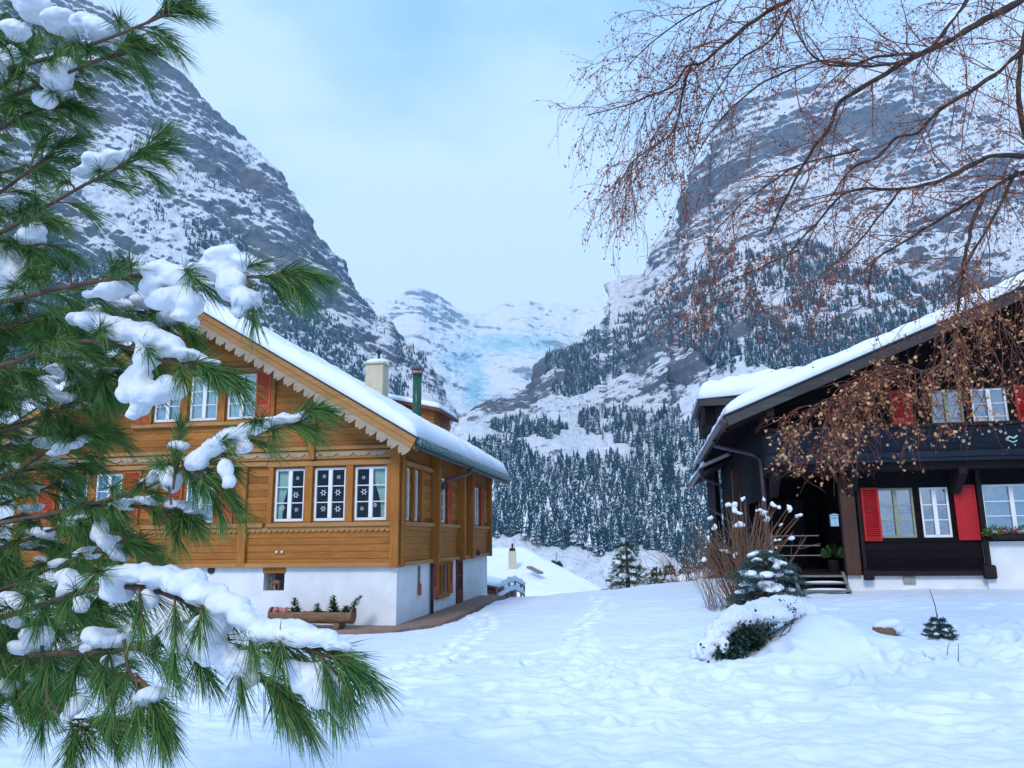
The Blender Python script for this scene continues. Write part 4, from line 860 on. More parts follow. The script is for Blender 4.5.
for x, y in ((-.09, -.025), (-.08, .025), (.08, -.025), (.09, .025)): mb.tube([(x, y, .2), (x * 1.05, y, .1), (x, y, 0)], [.022, .013, .012], 6)
mb.tube([(-.09, 0, .22), (-.13, 0, .29), (-.145, 0, .33)], [.035, .024, .022], 8); mb.ball((-.165, 0, .335), (.045, .02, .024), 8, 6)
mb.tube([(.11, 0, .22), (.14, 0, .2)], [.014, .005], 5)
for y in (-.02, .02): mb.tube([(-.145, y * .5, .35), (-.135, y * 1.5, .40), (-.15, y * 2, .43)], .005, 4)
obj('deer_body', mb, M['log'], DE, smooth=True)

# ================================================================== DARK CHALET (right)
TR = rad(10); CR = at(867, 590, 20); CR.z = 0
HR = empty('dark_wooden_chalet', CR, -TR, 'black brown wooden chalet with crimson shutters, a balcony and a white base', 'chalet')
XC, XG, XE, LENR = -2.22, 5.6, 13.4, 13.0
def zq(x): return 4.42 + .4 * (x + 3.28) if x < XG else 4.42 + .4 * (2 * XG - x + 3.28)
def rbox(name, x0, x1, y0, y1, z0, z1, mat, parent=None, bev=.008, Mx=None):
    mb = MB(); mb.box(x0, x1, y0, y1, z0, z1, Mx); return obj(name, mb, M[mat], parent or HR, bevel=bev)
wl = [(.52, 1.42), (1.62, 2.20)]
WZ0, WZ1 = 1.53, 2.78
lowh = [(.46, 1.33, WZ0, WZ1), (1.48, 2.16, WZ0, WZ1), (2.93, 4.3, 1.62, 2.82), (6.2, 7.4, 1.62, 2.82), (9, 10.2, 1.62, 2.82)]
wall('lower_front_wall', HR, M['dark_x'], RZ(0), [(0, .64), (XE, .64), (XE, 3.38), (0, 3.38)], lowh, .2)
uph = [(2.0, 2.78, 4.15, 5.28), (2.98, 3.82, 4.15, 5.28), (6.0, 7.0, 4.15, 5.28), (8.5, 9.5, 4.15, 5.28)]
wall('gable_wall', HR, M['dark_x'], RZ(0, (0, .02, 0)), [(XC, 3.38), (XE, 3.38), (XE, zq(XE)), (XG, zq(XG)), (XC, zq(XC))], uph, .2)
wall('base_wall', HR, M['stucco'], RZ(0, (0, .03, 0)), [(-.42, -.5), (2.80, -.5), (2.80, .61), (-.42, .61)], (), .3)
wall('base_wall', HR, M['stucco'], RZ(0, (0, -.06, 0)), [(2.80, -.5), (XE, -.5), (XE, 1.42), (2.80, 1.42)], (), .4)
wall('rear_wall', HR, M['dark_x'], RZ(math.pi, (0, LENR, 0)), [(-XE, -.5), (-XC, -.5), (-XC, zq(XC)), (-XG, zq(XG)), (-XE, zq(XE))], (), .2)
wall('right_wall', HR, M['dark_v'], RZ(math.pi / 2, (XE, 0, 0)), [(.2, -.5), (LENR, -.5), (LENR, zq(XE)), (.2, zq(XE))], (), .2)
wall('left_wall', HR, M['dark_v'], RZ(-math.pi / 2, (XC, LENR, 0)), [(0, 2.6), (LENR - .22, 2.6), (LENR - .22, zq(XC)), (0, zq(XC))], (), .2)
wall('porch_wall', HR, M['dark_v'], RZ(-math.pi / 2, (.0, LENR, 0)), [(0, -.5), (LENR - .22, -.5), (LENR - .22, 3.3), (0, 3.3)], (), .2)
wall('porch_wall', HR, M['dark_x'], RZ(0, (XC, 4.2, 0)), [(0, -.5), (-XC - .22, -.5), (-XC - .22, 3.3), (0, 3.3)], (), .2)
wall('left_wall', HR, M['dark_v'], RZ(-math.pi / 2, (XC, LENR, 0)), [(0, -.5), (8.6, -.5), (8.6, 2.6), (0, 2.6)], (), .2)
rbox('porch_floor', XC, -.02, .12, 4.2, .52, .66, 'dark_p'); rbox('porch_ceiling', XC, -.02, .25, 4.2, 3.22, 3.36, 'dark_x')
rbox('porch_beam', XC - .1, .0, -.12, .10, 3.12, 3.37, 'dark_p')
W2 = RZ(0)
wr = window(HR, W2, .46, 1.33, WZ0, WZ1, frame='green_frame', gl='mirror_glass')
window(HR, W2, 1.48, 2.16, WZ0, WZ1, gl='mirror_glass')
window(HR, RZ(0, (0, .0, 0)), 2.93, 4.3, 1.62, 2.82, gl='mirror_glass', leaves=2, curt=[('lace', .04, .48, None), ('lace', .52, .96, None)])
for a, b in ((6.2, 7.4), (9, 10.2)): window(HR, W2, a, b, 1.62, 2.82, gl='mirror_glass')
window(HR, RZ(0, (0, .02, 0)), 2.0, 2.78, 4.15, 5.28, frame='green_frame', gl='mirror_glass'); window(HR, RZ(0, (0, .02, 0)), 2.98, 3.82, 4.15, 5.28, gl='mirror_glass')
for a, b in ((6., 7.), (8.5, 9.5)): window(HR, RZ(0, (0, .02, 0)), a, b, 4.15, 5.28, gl='mirror_glass')
shutter(HR, W2, .06, .48, 1.46, 2.80, M['shutter_r'], solid_bottom=.05); shutter(HR, W2, 2.26, 2.76, 1.46, 2.82, M['shutter_r'], solid_bottom=.95)
shutter(HR, RZ(0), 1.02, 1.52, 4.12, 5.30, M['shutter_r']); shutter(HR, RZ(0), 3.98, 4.5, 4.12, 5.30, M['shutter_r'])
shutter(HR, RZ(0), 5.4, 5.9, 4.12, 5.30, M['shutter_r']); shutter(HR, RZ(0), 5.6, 6.1, 1.6, 2.84, M['shutter_r'])
# log ends, beams, posts
rbox('corner_post', -.46, -.10, -.12, .10, .62, 3.12, 'brown_log', bev=.03); rbox('corner_post', -.06, .02, -.14, -.005, .62, 3.3, 'dark_p')
rbox('sill_beam', -.06, 2.74, -.10, -.004, .60, .72, 'dark_p')
rbox('log_end', 2.68, 2.98, -.22, -.065, .52, .86, 'dark_p', bev=.05); rbox('wall_post', 2.78, 2.90, -.14, -.064, .86, 3.3, 'dark_p')
rbox('log_end', -.10, .16, -.24, -.142, .50, .74, 'dark_p', bev=.04)
rbox('cellar_vent', .88, 1.16, -.02, .026, .40, .60, 'stone'); rbox('sill_board', 2.84, XE, -.16, -.065, 1.44, 1.52, 'dark_p')
rbox('floor_beam', XC - .05, XE, -.75, .01, 3.20, 3.36, 'dark_p')
for x in (XC + .15, -.2, 2.3, 4.4, 6.5, 9.0, 11.5):
    mb = MB(); mb.prism([(0, 0), (0, -.6), (.16, -.6), (.75, -.14), (.75, 0)], -.09, .09, Matrix.Translation((x, -.0, 3.20)) @ Matrix.Rotation(-math.pi / 2, 4, 'Z')); obj('balcony_bracket', mb, M['dark_p'], HR)
# balcony with board parapet
BAL = rbox('balcony_floor', XC - .05, XE, -.95, -.05, 3.365, 3.46, 'dark_blue')
rbox('balcony_parapet', XC - .05, XE, -.98, -.92, 3.46, 4.20, 'dark_blue', BAL)
rbox('balcony_rail', XC - .08, XE, -1.02, -.88, 4.205, 4.29, 'dark_p', BAL); rbox('balcony_parapet', XC - .05, XC + .01, -.92, -.05, 3.46, 4.20, 'dark_blue', BAL)
rng2 = random.Random(5)
for k in range(26):
    x = 2.2 + rng2.random() * 3.4 if k < 20 else -1.8 + rng2.random() * 3; z = 3.62 + rng2.random() * .45; mb = MB(); r = rng2.uniform(.015, .035)
    for q in range(5):
        a = q * 1.257 + k; mb.add([(x, -.987, z), (x + r * math.cos(a - .4), -.987, z + r * math.sin(a - .4)), (x + r * 1.5 * math.cos(a), -.987, z + r * 1.5 * math.sin(a)), (x + r * math.cos(a + .4), -.987, z + r * math.sin(a + .4))], [(0, 1, 2, 3)])
    obj('painted_blossom', mb, M['curtain'] if k % 3 else M['beige'], BAL)
mb = MB(); mb.tube([(3.25, -.99, 3.84), (3.32, -.99, 3.90), (3.42, -.99, 3.86), (3.5, -.99, 3.92)], .022, 6); mb.tube([(3.3, -.99, 3.8), (3.4, -.99, 3.76), (3.48, -.99, 3.8)], .015, 6); obj('carved_scroll', mb, M['curtain'], BAL)
# porch: post, door, rail
rbox('porch_post', XC - .55, XC - .28, 3.2, 3.45, .15, 3.6, 'brown_log', bev=.02); rbox('post_foot', XC - .63, XC - .20, 3.1, 3.5, -.2, .22, 'brown_log')
rbox('door', -1.5, -.6, 4.10, 4.19, .67, 2.7, 'dark_p'); 
mb = MB(); 
for z in (1.1, 1.35, 1.6): mb.box(XC + .02, -1.0, .14, .17, z, z + .022)
mb.box(XC, XC + .06, .12, .18, .66, 1.7); obj('porch_railing', mb, M['grey_wood'], HR)
mbx = empty('mailbox', CR, -TR, 'pale blue metal letter box hanging beside the dark porch', 'mailbox')
mb = MB(); mb.box(-.74, -.55, -.13, -.02, 1.84, 2.12); mb.prism([(-.76, 2.122), (-.53, 2.122), (-.53, 2.13), (-.645, 2.16), (-.76, 2.13)], -.16, 0); obj('box', mb, M['steel_blue'], mbx, bevel=.008)
mb = MB(); mb.box(-.70, -.59, -.137, -.131, 2.04, 2.055); obj('slot', mb, M['dark'], mbx)
mb = MB(); mb.box(-.66, -.60, -.02, .3, 2.0, 2.05); obj('hanger', mb, M['dark_metal'], mbx)
# steps
STP = empty('wooden_steps', CR, -TR, 'grey weathered wooden steps with snow leading up to the dark porch', 'steps')
for k, z in enumerate((.30, .46, .62)):
    mb = MB(); mb.box(-1.62, -.50, -.62 + .24 * k, -.36 + .24 * k, z - .04, z); obj('tread', mb, M['grey_wood'], STP, bevel=.004)
    if k < 2: mb = MB(); mb.ball((-1.06, -.5 + .24 * k, z + .0), (.5, .1, .035), 14, 6); obj('snow_patch', mb, M['snow'], STP, smooth=True)
for x in (-1.68, -.50):
    mb = MB(); mb.prism([(-.72, 0), (-.58, 0), (.12, .70), (.02, .70), (-.72, .12)], 0, .06, Matrix.Translation((x, 0, 0)) @ Matrix.Rotation(math.pi / 2, 4, 'Z')); obj('stringer', mb, M['grey_wood'], STP)
# flower box at the wide window
FB = empty('flower_box', CR, -TR, 'dark window box with heather and green leaves under the wide window of the black chalet', 'flower box')
mb = MB(); mb.box(2.9, 4.4, -.30, -.07, 1.47, 1.58); obj('box', mb, M['dark_p'], FB)
def tuft(parent, name, c, r, n, mat, leaf=.06, up=.6):
    mb = MB()
    for i in range(n):
        d = Vector((random.gauss(0, 1), random.gauss(0, .7), abs(random.gauss(0, up)))).normalized(); p = Vector(c) + Vector((d.x * r[0], d.y * r[1], d.z * r[2])) * random.uniform(.3, 1)
        s = d.orthogonal().normalized() * leaf * .3; mb.add([p, p + d * leaf * .5 + s, p + d * leaf, p + d * leaf * .5 - s], [(0, 1, 2, 3)])
    return obj(name, mb, M[mat], parent)
M['heather'] = simple('heather_bloom', (.35, .10, .14), (.16, .04, .06), 30, .8)
for x in (3.35, 3.95): tuft(FB, 'heather', (x, -.2, 1.6), (.26, .1, .2), 220, 'heather')
tuft(FB, 'ivy', (2.98, -.25, 1.55), (.22, .1, .28), 160, 'leafy', .08)
tuft(FB, 'ivy', (3.62, -.2, 1.58), (.5, .08, .12), 160, 'leafg', .06)
PPl = empty('potted_plant', lo(HR, (0, 0, 0)) * 0 + Vector((0, 0, 0)), 0, 'green leafy plant in a pot standing in the dark porch below the letter box', 'plant')
PPl.location = CR; PPl.rotation_euler.z = -TR
mb = MB(); mb.tube([(-.62, .55, .66), (-.62, .55, .9), (-.62, .55, .98)], [.10, .14, .14], 12); obj('pot', mb, M['dark_p'], PPl); tuft(PPl, 'foliage', (-.62, .5, 1.05), (.26, .2, .3), 200, 'leafg', .11)
# roof
YFR, YBR = -1.55, LENR + .5
XLr, XRr = -3.28, 2 * XG + 3.28
mb = MB(); mb.prism([(XLr, zq(XLr) - .02), (XG, zq(XG) - .02), (XG, zq(XG) + .14), (XLr, zq(XLr) + .14)], YFR + .05, YBR); mb.prism([(XG, zq(XG) - .02), (XRr, zq(XRr) - .02), (XRr, zq(XRr) + .14), (XG, zq(XG) + .14)], YFR + .05, YBR)
roofR = obj('roof', mb, M['dark_v'], HR)
def along2(x0, x1, y):
    a = Vector((x0, y, zq(x0))); b = Vector((x1, y, zq(x1))); d = (b - a).normalized(); yv = Vector((0, 1, 0)); zv = d.cross(yv)
    if zv.z < 0: zv = -zv
    return Matrix.Translation(a) @ Matrix((d, yv, zv)).transposed().to_4x4(), (b - a).length
for xe in (XLr, XRr):
    Mx, l = along2(xe, XG, YFR); mb = MB(); mb.box(0, l, -.03, .045, -.10, .15, Mx); obj('verge_board', mb, M['dark_fascia'], roofR, bevel=.006)
    mb = MB(); mb.box(-.02, l, -.07, .05, .155, .19, Mx); obj('verge_flashing', mb, M['dark_metal'], roofR)
for x in (XC, .6, 3.0, XG, 8.2, 10.8, XE):
    mb = MB(); mb.box(x - .10, x + .10, YFR + .1, 0, zq(x) - .30, zq(x) - .04); obj('purlin', mb, M['dark_p'], roofR, bevel=.01)
for y in np.arange(YFR + .3, LENR, .8):
    Mx, l = along2(XLr, XC, y); mb = MB(); mb.box(.03, l, -.06, .06, -.13, -.025, Mx); obj('rafter_tail', mb, M['dark_p'], roofR)
snow_cap('roof_snow', roofR, [(XLr - .03, zq(XLr) + .19), (XG, zq(XG) + .19), (XRr, zq(XRr) + .19)], YFR - .02, YBR, .36, over=.08, ny=100, seed=5)
def eave_set(x, z, y0, y1, parent):
    mb = MB()
    for y in np.arange(y0, y1, .24): mb.tube([(x + .24, y + .12, z + .17), (x - .13, y + .12, z + .0)], .10, 10)
    obj('eave_tiles', mb, M['brown_tile'], parent)
    mb = MB(); mb.tube([(x - .13, y0, z - .04), (x - .13, y1, z - .08)], .075, 10); obj('gutter', mb, M['gutter'], parent)
eave_set(XLr, zq(XLr), YFR, 8.2, roofR)
mb = MB(); mb.tube([(XLr - .12, 1.2, 4.32), (XLr - .10, 1.1, 4.12), (XC - .25, .1, 3.75), (XC - .1, .0, 3.6), (XC - .08, -.03, .6)], .055, 8); obj('downpipe', mb, M['gutter'], HR, smooth=True)
# lower lean-to roof at the back of the left side
mb = MB(); mb.prism([(XLr + .05, 4.0), (XC, 4.45), (XC, 4.58), (XLr + .05, 4.13)], 8.4, LENR + 5); lr_ = obj('rear_lean_to_roof', mb, M['dark_v'], HR)
snow_cap('roof_snow', lr_, [(XLr - .02, 4.14), (XC + .1, 4.62)], 8.3, LENR + 5, .34, over=.10, ny=50, seed=9)
eave_set(XLr + .05, 4.02, 8.4, LENR + 4.9, lr_)
mb = MB(); mb.tube([(XLr - .08, 8.5, 3.95), (XLr + .0, 8.5, 3.75), (XLr + .6, 8.6, 3.5), (XLr + .75, 8.6, 3.3)], .05, 8); obj('downpipe', mb, M['gutter'], lr_, smooth=True)
rbox('lean_to_wall', XC - .3, XC - .1, LENR, LENR + 4.5, -1, 4.35, 'dark_v')
# flat-roofed dormer wing with its thick snow
q0 = lo(HR, at(705, 428, 27)); zt_ = at(705, 404, 27).z; zb_ = at(705, 428, 27).z
wx0, wx1, wy0, wy1 = q0.x, q0.x + 4.4, q0.y, q0.y + 3.4
mb = MB(); mb.prism([(wx0, zb_), (wx0 + .3, zb_), (wx0 + 1.9, zq(wx0 + 1.9) - .25), (wx1, zq(wx1) - .3), (wx1, zt_), (wx0, zt_)], wy0, wy1); DW = obj('dormer', mb, M['dark_v'], HR)
mb = MB(); mb.box(wx0 - .16, wx1 + 1.2, wy0 - .3, wy1 + .3, zt_ - .0, zt_ + .12); mb.box(wx0 - .18, wx1 + 1.2, wy0 - .34, wy0 - .302, zt_ - .12, zt_ + .13); mb.box(wx0 - .2, wx0 - .161, wy0 - .34, wy1 + .3, zt_ - .12, zt_ + .13); obj('dormer_roof', mb, M['dark_fascia'], DW)
mb = MB(); mb.box(wx0 - .1, wx0 + .02, wy0 - .25, wy0 - .05, zb_ - .05, zt_); mb.box(wx0 - .1, wx0 + .6, wy0 - .25, wy0 - .02, zb_ - .1, zb_ + .05); obj('dormer_post', mb, M['dark_p'], DW)
mb = MB(); mb.box(wx0 + 1.45, wx0 + 1.6, wy0 - .05, wy0 - .004, zb_ + .1, zt_); mb.box(wx0 + .4, wx0 + 1.4, wy0 - .03, wy0 - .004, zb_ + .28, zt_ - .1); obj('dormer_window', mb, M['dark'], DW)
snow_cap('dormer_snow', DW, [(wx0 - .2, zt_ + .13), (wx1 + 1.6, zt_ + .55)], wy0 - .34, wy1 + .3, .78, over=.05, ny=40, end_round=.5, seed=3)
mb = MB(); mb.box(wx0 + .1, wx0 + .6, wy1 - .8, wy1 - .3, zt_, zt_ + 1.35); cc = obj('chimney', mb, M['stone'], DW, bevel=.02)

# ================================================================== LOW CHALET BEHIND THE SNOW CREST
def quad_roof(name, a, b, c, d, T, mat, parent, n=40, seed=1.0, bulge=1.0):
    """thick snow sheet over the quad a,b (ridge) c,d (eave)"""
    u = np.linspace(0, 1, n); U, V = np.meshgrid(u, u, indexing='ij'); a, b, c, d = [np.array(q, float) for q in (a, b, c, d)]
    P = (a * (1 - U[..., None]) + b * U[..., None]) * (1 - V[..., None]) + (d * (1 - U[..., None]) + c * U[..., None]) * V[..., None]
    e = np.minimum(np.minimum(U, 1 - U), np.minimum(V, 1 - V)) / .05; pr = np.sqrt(np.clip(1 - (1 - np.clip(e, 0, 1)) ** 2, 0, 1))
    top = P.copy(); top[..., 2] += T * pr * (1 + .2 * noise3(P * .4 + seed)) + .02; nn = n * n
    F = grid_faces(n, n); W = np.concatenate([top.reshape(-1, 3), P.reshape(-1, 3)])
    F = np.concatenate([F, F[:, ::-1] + nn]); 
    def st(i): i = np.array(i); return np.stack([i[:-1], i[1:], i[1:] + nn, i[:-1] + nn], -1)
    F = np.concatenate([F, st(np.arange(n) * n)[:, ::-1], st(np.arange(n) * n + n - 1), st(np.arange(n)), st(np.arange((n - 1) * n, n * n))[:, ::-1]])
    return np_mesh(name, W, F, M[mat], parent, smooth=True)
LC = empty('snow_covered_chalet', (-3, 52, -8), 0, 'low chalet beyond the crest, only its broad snow covered roof and one chimney showing', 'chalet')
off = Vector((3, -52, 8))
A_, B_ = at(400, 552, 63), at(524, 551, 60); D_, C_ = at(425, 596, 48), at(626, 604, 45)
quad = [Vector(p) + off for p in (A_, B_, C_, D_)]
thk = Vector((0, 0, -.22)); mb = MB()
mb.add([p + thk for p in quad] + quad, [(0, 1, 2, 3), (7, 6, 5, 4), (0, 4, 5, 1), (1, 5, 6, 2), (2, 6, 7, 3), (3, 7, 4, 0)]); rf = obj('roof', mb, M['red_wood'], LC)
quad_roof('roof_snow', *quad, .40, 'roof_snow', rf)
ridge = (quad[1] - quad[0]).normalized(); back = Vector((-ridge.y, ridge.x, 0)) * 11
q2 = [quad[1] + Vector((0, 0, -.02)), quad[0] + Vector((0, 0, -.02)), quad[0] + back + Vector((0, 0, -5)), quad[1] + back + Vector((0, 0, -5))]
mb = MB(); mb.add([p + thk for p in q2] + q2, [(0, 1, 2, 3), (7, 6, 5, 4), (0, 4, 5, 1), (1, 5, 6, 2), (2, 6, 7, 3), (3, 7, 4, 0)]); obj('roof', mb, M['red_wood'], LC)
quad_roof('roof_snow', *q2, .35, 'roof_snow', rf)
# walls under the roof
def inset(p, q, t): return p + (q - p) * t
cen = (quad[0] + quad[1] + q2[2] + q2[3] + quad[2] + quad[3]) / 6
w3 = [inset(quad[3], cen, .07), inset(quad[2], cen, .07), inset(q2[3], cen, .07), inset(q2[2], cen, .07)]
mb = MB(); zz = -4.5; v = []
for p in w3: v.append(Vector((p.x, p.y, zz)))
tops = [w3[0] + Vector((0, 0, .12)), w3[1] + Vector((0, 0, .12)), w3[2] + Vector((0, 0, .12)), w3[3] + Vector((0, 0, .12))]
mb.add(v + tops, [(0, 1, 5, 4), (1, 2, 6, 5), (2, 3, 7, 6), (3, 0, 4, 7)]); g1, g2 = inset(quad[1], quad[0], .06) + Vector((0, 0, -.25)), inset(quad[0], quad[1], .06) + Vector((0, 0, -.25))
mb.add([tops[1], tops[2], g1], [(0, 1, 2)]); mb.add([tops[3], tops[0], g2], [(0, 1, 2)]); obj('wall', mb, M['red_wood'], LC)
# chimney
cp = at(512.5, 566, 53) + off; ctz = (at(512, 551, 53) + off).z
mb = MB(); mb.box(cp.x - .27, cp.x + .27, cp.y - .27, cp.y + .27, cp.z - .6, ctz); lch = obj('chimney', mb, M['beige'], LC, bevel=.01)
mb = MB(); mb.box(cp.x - .2, cp.x + .2, cp.y - .2, cp.y + .2, ctz, ctz + .2); mb.box(cp.x - .06, cp.x + .06, cp.y - .06, cp.y + .06, ctz + .2, ctz + .5); obj('chimney_cap', mb, M['dark_metal'], lch)
s0 = at(529, 575, 51) + off
mb = MB(); mb.bar(s0 + Vector((0, 0, .5)), at(541, 580, 49.3) + off + Vector((0, 0, .42)), .35, .12); obj('skylight', mb, M['grey_wood'], LC)
# brown shed with yellowish panels beside it
SHD = empty('wooden_shed', at(492, 600, 38) - Vector((0, 0, 1.2)), rad(-12), 'small red brown shed with yellow panels, low behind the honey coloured chalet', 'shed')
z0 = 1.2; hS = at(492, 586, 38).z - at(492, 600, 38).z
mb = MB(); mb.box(-1.6, .75, 0, 2.2, -.6, z0 + hS * .75); obj('wall', mb, M['red_wood'], SHD)
mb = MB(); mb.prism([(-1.8, z0 + hS * 1.35), (1.0, z0 + hS * .62), (1.0, z0 + hS * .62 + .1), (-1.8, z0 + hS * 1.35 + .1)], -.25, 2.4); rs = obj('roof', mb, M['red_wood'], SHD)
snow_cap('roof_snow', rs, [(-1.8, z0 + hS * 1.35 + .11), (1.0, z0 + hS * .62 + .11)], -.25, 2.4, .22, ny=20, end_round=.2)
for x in (-.9, -.5, -.1, .3): mb = MB(); mb.box(x, x + .24, -.03, -.005, z0 - .5, z0 + hS * .45); obj('panel', mb, M['wood_trim'], SHD)
# curved snowy fence
FN = empty('curved_fence', at(510, 600, 33) - Vector((0, 0, .5)), 0, 'small arched grey railing thick with snow between the chalet corner and the snow crest', 'fence')
fp = [(497, 597, 586), (503, 594, 583), (509, 590, 579), (515, 588, 578), (521, 591, 581), (524, 597, 584)]
rl, rh = [], []
for k, (px, yb, yt) in enumerate(fp):
    b_ = at(px, 604, 33 + .25 * k) - FN.location; t_ = at(px, yt, 33 + .25 * k) - FN.location
    mb = MB(); mb.tube([b_ - Vector((0, 0, .6)), t_], .045, 6); obj('post', mb, M['grey_wood'], FN)
    mb = MB(); mb.ball(t_ + Vector((0, 0, .04)), (.08, .08, .07), 8, 6); obj('post_snow', mb, M['snow'], FN, smooth=True)
    rh.append(t_ - Vector((0, 0, .12))); rl.append(t_ - Vector((0, 0, .48)))
for r_ in (rh, rl):
    mb = MB(); mb.tube(r_, .04, 6); rr = obj('rail', mb, M['grey_wood'], FN); mb = MB(); mb.tube([p + Vector((0, 0, .09)) for p in r_], [.05, .10, .12, .11, .1, .05], 8); obj('rail_snow', mb, M['snow'], rr, smooth=True)
# grey stone by the chalet corner
mb = MB(); mb.ball((0, 0, 0), (.42, .4, .26), 12, 8, noise=.08); o = obj('corner_stone', mb, M['stone']); o.location = at(480, 599, 30.3) ; tag(o, 'grey rock partly under snow at the back corner of the honey coloured chalet', 'rock')

# ================================================================== PLANTS: shared tools
def resample(pts, step):
    pts = [np.array(p, float) for p in pts]; P = np.array(pts); d = np.linalg.norm(np.diff(P, axis=0), axis=1); s = np.concatenate([[0], np.cumsum(d)])
    # smooth by Catmull-Rom through the points
    out = []; n = len(P)
    for i in range(n - 1):
        p0, p1, p2, p3 = P[max(i - 1, 0)], P[i], P[i + 1], P[min(i + 2, n - 1)]; k = max(1, int(d[i] / step))
        for j in range(k):
            t = j / k; out.append(.5 * ((2 * p1) + (-p0 + p2) * t + (2 * p0 - 5 * p1 + 4 * p2 - p3) * t * t + (-p0 + 3 * p1 - 3 * p2 + p3) * t ** 3))
    out.append(P[-1]); return np.array(out)
def tubes_np(lines, radii, sides=3):
    """lines (n,k,3), radii (n,k) -> vertices, quads"""
    A = np.asarray(lines, float); R_ = np.asarray(radii, float); n, k, _ = A.shape
    d = np.gradient(A, axis=1); d /= np.linalg.norm(d, axis=-1, keepdims=True) + 1e-12
    ref = np.where(np.abs(d[..., 2:3]) < .9, np.array([0, 0, 1.0]), np.array([1.0, 0, 0])); x = np.cross(d, ref); x /= np.linalg.norm(x, axis=-1, keepdims=True) + 1e-12; y = np.cross(d, x)
    V = np.stack([A + R_[..., None] * (x * math.cos(2 * math.pi * j / sides) + y * math.sin(2 * math.pi * j / sides)) for j in range(sides)], 2)
    base = (np.arange(n)[:, None] * k + np.arange(k - 1)[None]).ravel() * sides
    F = np.concatenate([np.stack([base + j, base + (j + 1) % sides, base + sides + (j + 1) % sides, base + sides + j], -1) for j in range(sides)])
    return V.reshape(-1, 3), F
def cat(parts):
    V, F, o = [], [], 0
    for v, f in parts: V.append(v); F.append(f + o); o += len(v)
    return np.concatenate(V), np.concatenate(F)
def rnd_unit(n): v = RNG.normal(size=(n, 3)); return v / np.linalg.norm(v, axis=1)[:, None]
def unit(v): return v / (np.linalg.norm(v, axis=-1, keepdims=True) + 1e-12)
def ribbons(o, d, Ln, wd, droop):
    n = len(o); w = np.cross(d, rnd_unit(n)); w = unit(w) * wd[:, None]; g = np.array([0, 0, -1.0]) * (droop * Ln)[:, None]
    rows = []
    for t, ws in ((0, .7), (.5, 1.0), (1.0, .25)):
        p = o + d * (Ln * t)[:, None] + g * t * t; rows += [p - w * ws * .5, p + w * ws * .5]
    V = np.stack(rows, 1).reshape(-1, 3); b = np.arange(n) * 6
    return V, np.concatenate([np.stack([b, b + 1, b + 3, b + 2], -1), np.stack([b + 2, b + 3, b + 5, b + 4], -1)])
def ghit(px, py):
    r = ray(px, py); lo_, hi = 2.0, 60.0
    for _ in range(60):
        Y = (lo_ + hi) / 2; k = Y / r[1]; z = CZ + r[2] * k
        if z > gz(r[0] * k, Y): lo_ = Y
        else: hi = Y
    k = lo_ / r[1]; return Vector((r[0] * k, lo_, gz(r[0] * k, lo_)))

# ================================================================== PINE (left foreground)
PT = Vector((-3.25, 3.1, 0)); PT.z = gz(PT.x, PT.y) - .05
PINE = empty('pine_tree', PT, 0, 'large snow laden pine with long green needles filling the left foreground', 'tree')
off = np.array(PT)
mb = MB(); tp = [(PT.x, PT.y, z) for z in np.linspace(PT.z - .1, 6.2, 14)]; tp = [(x + .05 * math.sin(z), y + .04 * math.cos(z * 1.3), z) for x, y, z in tp]
mb.tube([Vector(p) - PT for p in tp], [.17 - .009 * i for i in range(14)], 14); obj('trunk', mb, M['bark'], PINE, smooth=True)
clouds = bpy.data.textures.new('snow_lumps', 'CLOUDS'); clouds.noise_scale = .05; clouds.noise_depth = 5
def snow_lumps(name, parent, ells, vox=.0062, local=off, smooth=9):
    mb = MB()
    for c, r in ells:
        R3 = Matrix.Rotation(random.uniform(-.25, .25), 3, 'Y') @ Matrix.Rotation(random.uniform(-.3, .3), 3, 'X')
        mb.ball(Vector(c) - Vector(local), r, 14, 10, M=R3)
    o = obj(name, mb, M['tree_snow'], parent, smooth=True); remesh(o, vox, smooth)
    dm_ = o.modifiers.new('lumps', 'DISPLACE'); dm_.texture = clouds; dm_.strength = .034; dm_.mid_level = .5; dm_.texture_coords = 'LOCAL'
    return o
def make_shoot(N_, S_, p, d, L, dens=1.0, nl=.105, droop=.25, stem_r=.0035):
    """one needle-clad shoot from p along d: appends needle and stem arrays"""
    k = 6; t = np.linspace(0, 1, k)[:, None]; d = unit(np.array(d, float)); side = np.cross(d, [0, 0, 1.0]); curl = RNG.normal(0, .12)
    path = p + d * L * t + np.array([0, 0, -1.0]) * droop * .35 * L * t ** 2 + side * curl * L * t ** 2 + np.array([0, 0, .12]) * L * np.sin(t * 3.1)
    S_.append((path, np.linspace(stem_r, stem_r * .5, k)))
    n = int(max(90, 1000 * L) * dens); tt = RNG.uniform(.12, 1, n) ** .8; i = np.minimum((tt * (k - 1)).astype(int), k - 2); f = tt * (k - 1) - i
    o = path[i] * (1 - f)[:, None] + path[i + 1] * f[:, None]; ax = unit(path[i + 1] - path[i])
    rd = unit(np.cross(ax, rnd_unit(n))); ph = np.radians(RNG.uniform(10, 44, n) * (1.15 - .45 * tt))
    dd = ax * np.cos(ph)[:, None] + rd * np.sin(ph)[:, None]; dd[:, 2] -= .06 + droop * .12; dd = unit(dd)
    N_.append((o, dd, RNG.normal(nl, nl * .14, n), np.full(n, .0019), RNG.uniform(.04, .22, n)))
    return path
